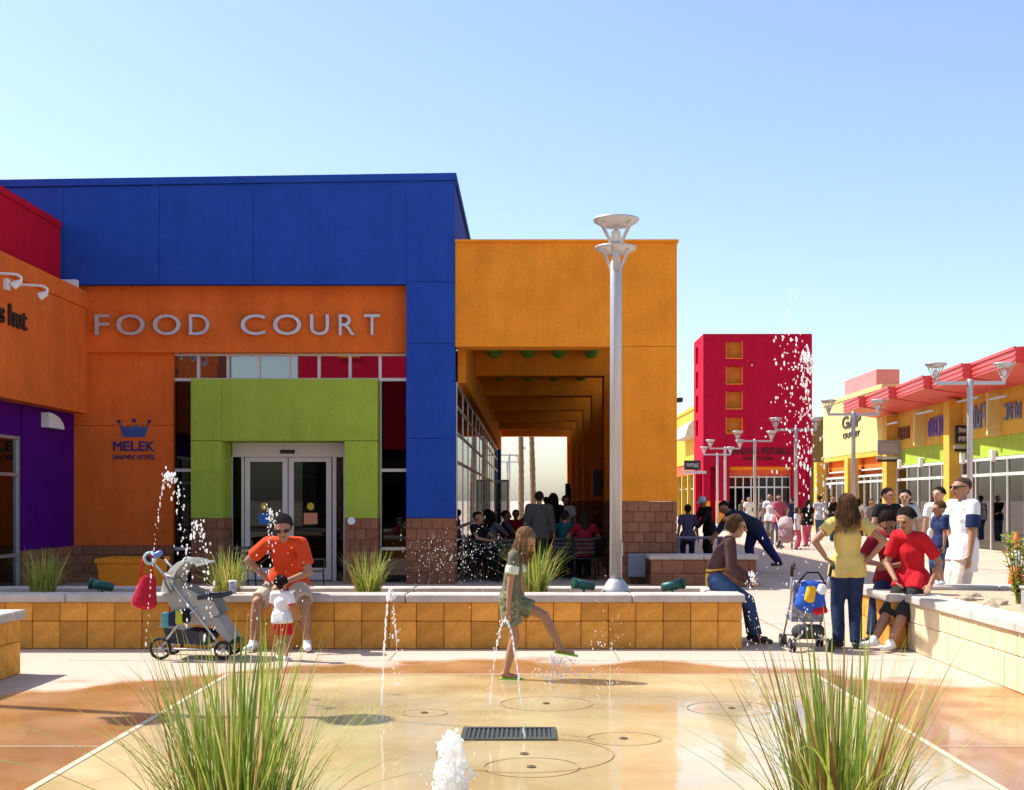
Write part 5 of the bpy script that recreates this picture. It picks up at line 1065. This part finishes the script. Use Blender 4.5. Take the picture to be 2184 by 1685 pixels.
# ================================================================== PLANTS
GR = [mat('grass blade fresh green', (.27, .37, .05), rough=.5, var=.2, vs_=3), mat('grass blade deep green', (.16, .25, .04), rough=.5, var=.2, vs_=3), mat('grass blade straw', (.56, .46, .15), rough=.6, var=.2, vs_=3), mat('grass blade yellow green', (.42, .43, .07), rough=.55, var=.2, vs_=3), mat('grass blade brown tip', (.28, .15, .05), rough=.7, var=.2, vs_=3)]
for m in GR:
    n = m.node_tree; L = n.links; b = n.nodes['Principled BSDF']; tr = n.nodes.new('ShaderNodeBsdfTranslucent'); L.new(b.inputs['Base Color'].links[0].from_socket, tr.inputs[0])
    mx = n.nodes.new('ShaderNodeMixShader'); mx.inputs[0].default_value = .4; L.new(b.outputs[0], mx.inputs[1]); L.new(tr.outputs[0], mx.inputs[2]); L.new(mx.outputs[0], n.nodes['Material Output'].inputs[0])
def blade_bm(bm, base, a, H, lean, droop, wd, mi=0, n=7):
    d = V3((math.cos(a), math.sin(a), 0)); s = V3((-d.y, d.x, 0)); prev = None
    for k in range(n+1):
        u = k/n; p = base+d*(lean*H*u+droop*H*u*u)+V3((0, 0, H*(u-.45*droop*u*u*u-.12*lean*u*u))); w_ = wd*(1-u)**.55*.5 if k < n else 0.0003
        e = [bm.verts.new(p-s*w_), bm.verts.new(p-d*w_*.35), bm.verts.new(p+s*w_)]
        if prev:
            for i in (0, 1): f = bm.faces.new((prev[i], prev[i+1], e[i+1], e[i])); f.material_index = mi
        prev = e
bl_meshes = []
rb_ = random.Random(5)
for i in range(30):
    bm = B(); blade_bm(bm, V3((0, 0, 0)), 0, 1, rb_.choice((.02, .06, .12, .2, .34, .7 if i > 20 else .1))*rb_.uniform(.5, 1.4), rb_.choice((.0, .03, .06, .1, .16, .4, .75 if i > 22 else .05))*rb_.uniform(.6, 1.3), .0165*rb_.uniform(.6, 1.25), n=8)
    me = bpy.data.meshes.new('blade'); bm.to_mesh(me); bm.free(); me.materials.append(GR[rb_.choice((0, 0, 0, 0, 1, 1, 3, 3, 3, 2, 4))]); bl_meshes.append(me)
def tuft(x, y, z, lab, H, spread, nb, ni, seed, name='grass_clump'):
    rn = random.Random(seed); t = thing(name, lab, 'ornamental grass', (x, y, z), 'ornamental grass clumps')
    for k in range(ni):
        o = bpy.data.objects.new('blade', rn.choice(bl_meshes)); C.objects.link(o); o.parent = t
        r = spread*math.sqrt(rn.random()); a = rn.uniform(0, 6.283); o.location = (r*math.cos(a), r*math.sin(a)*.7, -.02); o.rotation_euler = (rn.uniform(-.1, .1), rn.uniform(-.06, .16), a+rn.uniform(-.7, .7)); h_ = H*rn.uniform(.62, 1.12); o.scale = (h_*rn.uniform(.8, 1.2), max(.55, h_), h_)
    bm = B()
    for k in range(nb):
        r = spread*math.sqrt(rn.random()); a = rn.uniform(0, 6.283); blade_bm(bm, V3((x+r*math.cos(a), y+r*math.sin(a)*.7, z-.02)), a+rn.uniform(-.8, .8), H*rn.uniform(.35, .95), rn.choice((.03, .1, .2, .4)), rn.choice((.02, .05, .1, .2, .45))*rn.uniform(.6, 1.3), .010*rn.uniform(.7, 1.2)*(1 if ni else 1.25), rn.choice((0, 0, 1, 1, 2, 2, 3, 3, 4)), 6)
    me = bpy.data.meshes.new('inner_blades'); o = bpy.data.objects.new('inner_blades', me); C.objects.link(o); o.parent = t; bmesh.ops.translate(bm, verts=bm.verts[:], vec=-V3((x, y, z))); bm.to_mesh(me); bm.free(); o['kind'] = 'stuff'
    for m in GR: me.materials.append(m)
    return t
tuft((505-1127)*4.2/FOC, 4.2, .40, 'large grass clump in the near foreground at lower left', .80, .150, 190, 240, 11)
tuft((1790-1127)*4.2/FOC, 4.2, .40, 'large grass clump in the near foreground at lower right', .80, .115, 150, 190, 12)
tuft((485-1127)*14.65/FOC, 14.65, .52, 'grass clump between the stroller and the man in orange', .70, .13, 230, 0, 13); tuft((785-1127)*14.65/FOC, 14.65, .52, 'grass clump right of the man in orange', .66, .13, 230, 0, 14); tuft((1140-1127)*14.6/FOC, 14.6, .52, 'grass clump directly behind the girl', .80, .13, 250, 0, 15)
tuft((92-1127)*14.7/FOC, 14.7, .52, 'shaded grass clump at the left end of the planter', .66, .14, 240, 0, 16)
# leafy perennials in the right planter
def perennial(x, y, h_, seed, lab):
    rn = random.Random(seed); t = thing('flowering_plant', lab, 'plant', (x, y, .54), 'plants in the right planter'); bm = B(); b2 = B()
    for k in range(13):
        a = rn.uniform(0, 6.28); ln = h_*rn.uniform(.6, 1.05); top = V3((x+math.cos(a)*.16*h_*2*rn.random(), y+math.sin(a)*.16, .53+ln)); tube(bm, [(x+rn.uniform(-.03, .03), y, .53), ((x+top.x)/2, (y+top.y)/2, .53+ln*.55), top], .005, 4)
        for q in range(36):
            u = rn.uniform(.12, 1.0); p = V3((x, y, .53)).lerp(top, u); aa = rn.uniform(0, 6.28); d = V3((math.cos(aa), math.sin(aa), rn.uniform(.0, .7))).normalized(); s = d.cross(V3((0, 0, 1))).normalized(); L_ = rn.uniform(.05, .10)
            f = b2.faces.new([b2.verts.new(c_) for c_ in (p, p+d*L_*.5+s*.02, p+d*L_, p+d*L_*.5-s*.02)]); f.material_index = rn.choice((0, 0, 1, 2))
    ob('stem', bm, GR[3], t); o = ob('foliage', b2, [GR[0], GR[3], GR[4]], t); o['kind'] = 'stuff'
perennial(5.02, 13.3, .75, 21, 'leafy upright plant in the right planter near the tall man'); perennial(5.15, 12.9, .85, 22, 'tallest leafy plant in the right planter'); perennial(4.95, 12.5, .75, 23, 'leafy plant at the right edge of the photo'); perennial(5.5, 14.2, .6, 24, 'leafy plant behind the tallest one in the right planter')
pp = thing('bollard_light', 'small grey fixture box in the right planter at the photo edge', 'fixture', (4.72, 12.3, .54)); bo('post', STEEL, pp, 4.68, 4.78, 12.25, 12.35, .53, .76, bev=.01); bo('cap', STEEL, pp, 4.665, 4.795, 12.235, 12.365, .761, .79, bev=.01)
rn = random.Random(31)
for k, (x, y, sc) in enumerate(((4.62, 13.7, .10), (4.75, 13.2, .13), (4.9, 14.3, .09), (5.3, 13.8, .14), (4.6, 12.9, .08), (5.1, 12.7, .12))):
    bm = B(); bmesh.ops.create_icosphere(bm, subdivisions=2, radius=1)
    for v in bm.verts: q = 1+rn.uniform(-.14, .14); v.co = V3((x+v.co.x*sc*q, y+v.co.y*sc*.8*q, .545+max(-.2, v.co.z)*sc*.5*q))
    tag(ob('planter_rock', bm, mat('tan boulder', (.42, .33, .24), rough=.9, bump=.6, bs=18, var=.2)), ('flat tan rock in the gravel, ' + ('nearest the seated red shirt', 'in front of the boy', 'behind the boy', 'below the leafy plants', 'against the wall cap', 'among the plants at the right')[k]), 'rock', 'rocks in the right planter')
# ================================================================== WATER
def drops(bm, pts, r0, r1, rn, per=1, jit=.01, stretch=1.0):
    for p in pts:
        for _ in range(per):
            r = rn.uniform(r0, r1)*rn.choice((.45, .6, .8)); c = V3(p)+V3((rn.gauss(0, jit), rn.gauss(0, jit), rn.gauss(0, jit)))
            m = bmesh.ops.create_icosphere(bm, subdivisions=1, radius=r)
            k = stretch*rn.uniform(.9, 2.6)
            for v in m['verts']: v.co.z *= k; v.co += c
def stream(bm, pts, r, rn):
    q = [V3(a_).lerp(V3(b_), t_)+V3((rn.gauss(0, .003), rn.gauss(0, .003), 0)) for a_, b_ in zip(pts, pts[1:]) for t_ in (0, .5)]; N = len(q); rings = []
    for i, p in enumerate(q):
        d = (q[min(i+1, N-1)]-q[max(i-1, 0)]).normalized(); s, u = frame_of(d); rr = r*rn.choice((.15, .4, .6, .8, 1.0, 1.2))*.75
        rings.append([p+(s*math.cos(a)+u*math.sin(a))*rr for a in [2*math.pi*k/6 for k in range(6)]])
    loft(bm, rings)
def para(p0, apex, p1, n):
    """ballistic arc from p0 over apex height to p1"""
    p0, p1 = V3(p0), V3(p1); h0, h1 = apex-p0.z, apex-p1.z; t0, t1 = math.sqrt(h0), math.sqrt(h1); out = []
    for i in range(n+1):
        t = -t0+(t0+t1)*i/n; f = i/n; out.append(V3((p0.x+(p1.x-p0.x)*f, p0.y+(p1.y-p0.y)*f, apex-t*t)))
    return out
def jet(name, lab, build):
    bm = B(); build(bm, random.Random(hash_(lab))); c = sum((v.co for v in bm.verts), V3())/len(bm.verts); t = thing('fountain_jet', lab, 'water jet', (c.x, c.y, 0), 'fountain jets'); ob('droplets', bm, WATER, t, smooth=True)['kind'] = 'stuff'; return t
def hash_(s): return sum(ord(c)*(i+3) for i, c in enumerate(s))
def GX(vx, Z): return (vx-1127)*Z/FOC
def GZ(vy, Z): return EYE-(vy-1067)*Z/FOC
def j1(bm, rn):
    P = para((GX(303, 10.1), 10.1, 0), GZ(1013, 10.3), (GX(408, 10.6), 10.6, .45), 95); drops(bm, P[:52], .005, .010, rn, 1, .006, 1.5); drops(bm, P[44:58], .006, .013, rn, 4, .02); drops(bm, P[52:84], .006, .013, rn, 2, .03)
    P = para((GX(392, 10.6), 10.6, .6), GZ(1118, 10.6), (GX(452, 10.8), 10.8, .35), 40); drops(bm, P, .006, .014, rn, 3, .022)
jet('a', 'tall arching jet of droplets left of the stroller, before the orange wall', j1)
def j2(bm, rn):
    drops(bm, para((GX(586, 11), 11, .1), GZ(1088, 11), (GX(572, 11), 11, .9), 60)[18:], .005, .010, rn, 1, .012, 1.4); drops(bm, [(GX(576, 11)+rn.gauss(0, .03), 11, GZ(1098, 11)+rn.gauss(0, .04)) for _ in range(26)], .007, .013, rn)
    drops(bm, [(GX(rn.uniform(520, 650), 11), 11, rn.uniform(.2, 1.2)) for _ in range(50)], .004, .008, rn)
jet('b', 'thin jet of droplets in front of the man in orange', j2)
def j3(bm, rn):
    P = para((GX(812, 9.4), 9.4, 0), .93, (GX(850, 9.3), 9.3, .28), 50); stream(bm, P[:30], .010, rn); stream(bm, P[29:46], .008, rn); drops(bm, P[24:34], .008, .018, rn, 4, .014); drops(bm, P[38:], .005, .011, rn, 3, .02); drops(bm, [(GX(812, 9.4)+rn.gauss(0, .07), 9.4+rn.gauss(0, .07), abs(rn.gauss(0, .05))) for _ in range(40)], .005, .010, rn)
jet('c', 'double stranded white jet midway between the man in orange and the girl', j3)
def j4(bm, rn):
    P = para((GX(1118, 8.65), 8.65, 0), .78, (GX(1040, 9.1), 9.1, .0), 46); stream(bm, P[:26], .009, rn); stream(bm, P[25:45], .007, rn); drops(bm, P[20:], .004, .008, rn, 2, .012)
jet('d', 'thin jet arching over the pad in front of the girl', j4)
def j5(bm, rn):
    c = V3((GX(962, 7.0), 7.0, 0))
    for k in range(46):
        a = rn.uniform(0, 6.28); q = rn.uniform(.01, .10); stream(bm, para(c+V3((rn.gauss(0, .012), rn.gauss(0, .012), 0)), rn.uniform(.16, .34), c+V3((math.cos(a)*q, math.sin(a)*q, .0)), 16), rn.uniform(.004, .010), rn)
    drops(bm, [c+V3((rn.gauss(0, .012+.045*(1-u)), rn.gauss(0, .03), .34*u)) for u in [rn.random()**.8 for _ in range(420)]], .012, .024, rn)
def j5b(bm, rn):
    t = B(); j5(t, rn); me = remesh(t, .0055, 2); bm.from_mesh(me); bpy.data.meshes.remove(me)
    c = V3((GX(962, 7.0), 7.0, 0)); drops(bm, [c+V3((rn.gauss(0, .06), rn.gauss(0, .06), abs(rn.gauss(.12, .1)))) for _ in range(110)], .004, .009, rn)
jet('e', 'thick frothy white jet at the bottom of the photo', j5b)
def j6(bm, rn):
    c = V3((GX(1190, 11.5), 11.48, 0))
    for k in range(9):
        a = rn.uniform(0, 6.28); f = rn.uniform(.5, 1.25); stream(bm, para(c+V3((rn.uniform(-.06, .06), rn.uniform(-.04, .04), .14)), rn.uniform(.17, .23), c+V3((math.cos(a)*.17*f, math.sin(a)*.14*f, .0)), 12)[:rn.randint(7, 12)], rn.uniform(.002, .004), rn)
    drops(bm, [c+V3((rn.gauss(0, .11), rn.gauss(0, .08), rn.random()*.22)) for _ in range(300)], .004, .010, rn)
jet('f', 'low splash bursting under the girl raised foot', j6)
def j7(bm, rn):
    Z = 11.0
    P = para((GX(1708, Z), Z, 0), GZ(760, Z), (GX(1735, Z), Z, .2), 110); drops(bm, P[20:62], .005, .012, rn, 2, .026, 1.6); drops(bm, P[62:100], .006, .012, rn, 2, .03, 1.6); drops(bm, P[50:60], .007, .016, rn, 4, .035)
    drops(bm, [(GX(rn.gauss(1690, 22), Z), Z+rn.gauss(0, .1), GZ(rn.uniform(700, 1010), Z)) for _ in range(170)], .006, .014, rn); drops(bm, [(GX(rn.gauss(1693, 17), Z), Z, GZ(rn.uniform(612, 705), Z)) for _ in range(46)], .004, .009, rn)
    drops(bm, [(GX(rn.gauss(1758, 5), Z), Z, GZ(rn.uniform(930, 1110), Z)) for _ in range(36)], .006, .011, rn, 1, .006, 1.6); drops(bm, [(GX(rn.gauss(1700, 40), Z), Z+rn.gauss(0, .15), rn.random()*1.5) for _ in range(110)], .004, .009, rn)
jet('g', 'highest fountain spray, drifting across the red tower', j7)
def j8(bm, rn):
    Z = 10.2; P = para((GX(1592, Z), Z, 0), GZ(1226, Z), (GX(1618, Z), Z, .1), 60); drops(bm, P[22:38], .006, .012, rn, 2, .018); drops(bm, P, .004, .008, rn, 1, .012)
jet('h', 'small jet of droplets in front of the knees of the woman in brown', j8)
def j9(bm, rn):
    Z = 7.6; c = V3((GX(1660, Z), Z, 0)); drops(bm, [c+V3((rn.gauss(0, .02), rn.gauss(0, .02), .42*rn.random())) for _ in range(120)], .005, .011, rn); stream(bm, para(c, .42, c+V3((-.05, 0, 0)), 20)[:16], .012, rn)
jet('i', 'white jet behind the right foreground grass', j9)
def j10(bm, rn):
    Z = 10.8; drops(bm, [(GX(rn.gauss(1305, 26), Z), Z+rn.gauss(0, .1), abs(rn.gauss(.25, .28))) for _ in range(150)], .003, .007, rn); stream(bm, para((GX(1300, Z), Z, 0), .42, (GX(1312, Z), Z, 0), 20)[:14], .004, rn)
jet('j', 'fine misty jet in front of the lamp post base', j10)
def j11(bm, rn):
    Z = 11.3; drops(bm, [(GX(rn.gauss(1000, 42), Z), Z+rn.gauss(0, .2), GZ(rn.gauss(1185, 38), Z)) for _ in range(230)], .0025, .006, rn); drops(bm, [(GX(rn.gauss(915, 30), Z), Z+rn.gauss(0, .2), GZ(rn.gauss(1190, 34), Z)) for _ in range(120)], .0025, .005, rn)
jet('k', 'cloud of fine spray before the blue pier and arcade mouth', j11)
def j12(bm, rn):
    Z = 10.6; drops(bm, [(GX(1612, Z)+rn.gauss(0, .03), Z, abs(rn.gauss(.1, .1))) for _ in range(50)], .005, .011, rn); drops(bm, [(GX(1670, Z)+rn.gauss(0, .03), Z, abs(rn.gauss(.12, .1))) for _ in range(50)], .005, .011, rn)
jet('l', 'pair of low bubbling spurts at the right rear of the pad', j12)
bpy.data.scenes.remove(TS)
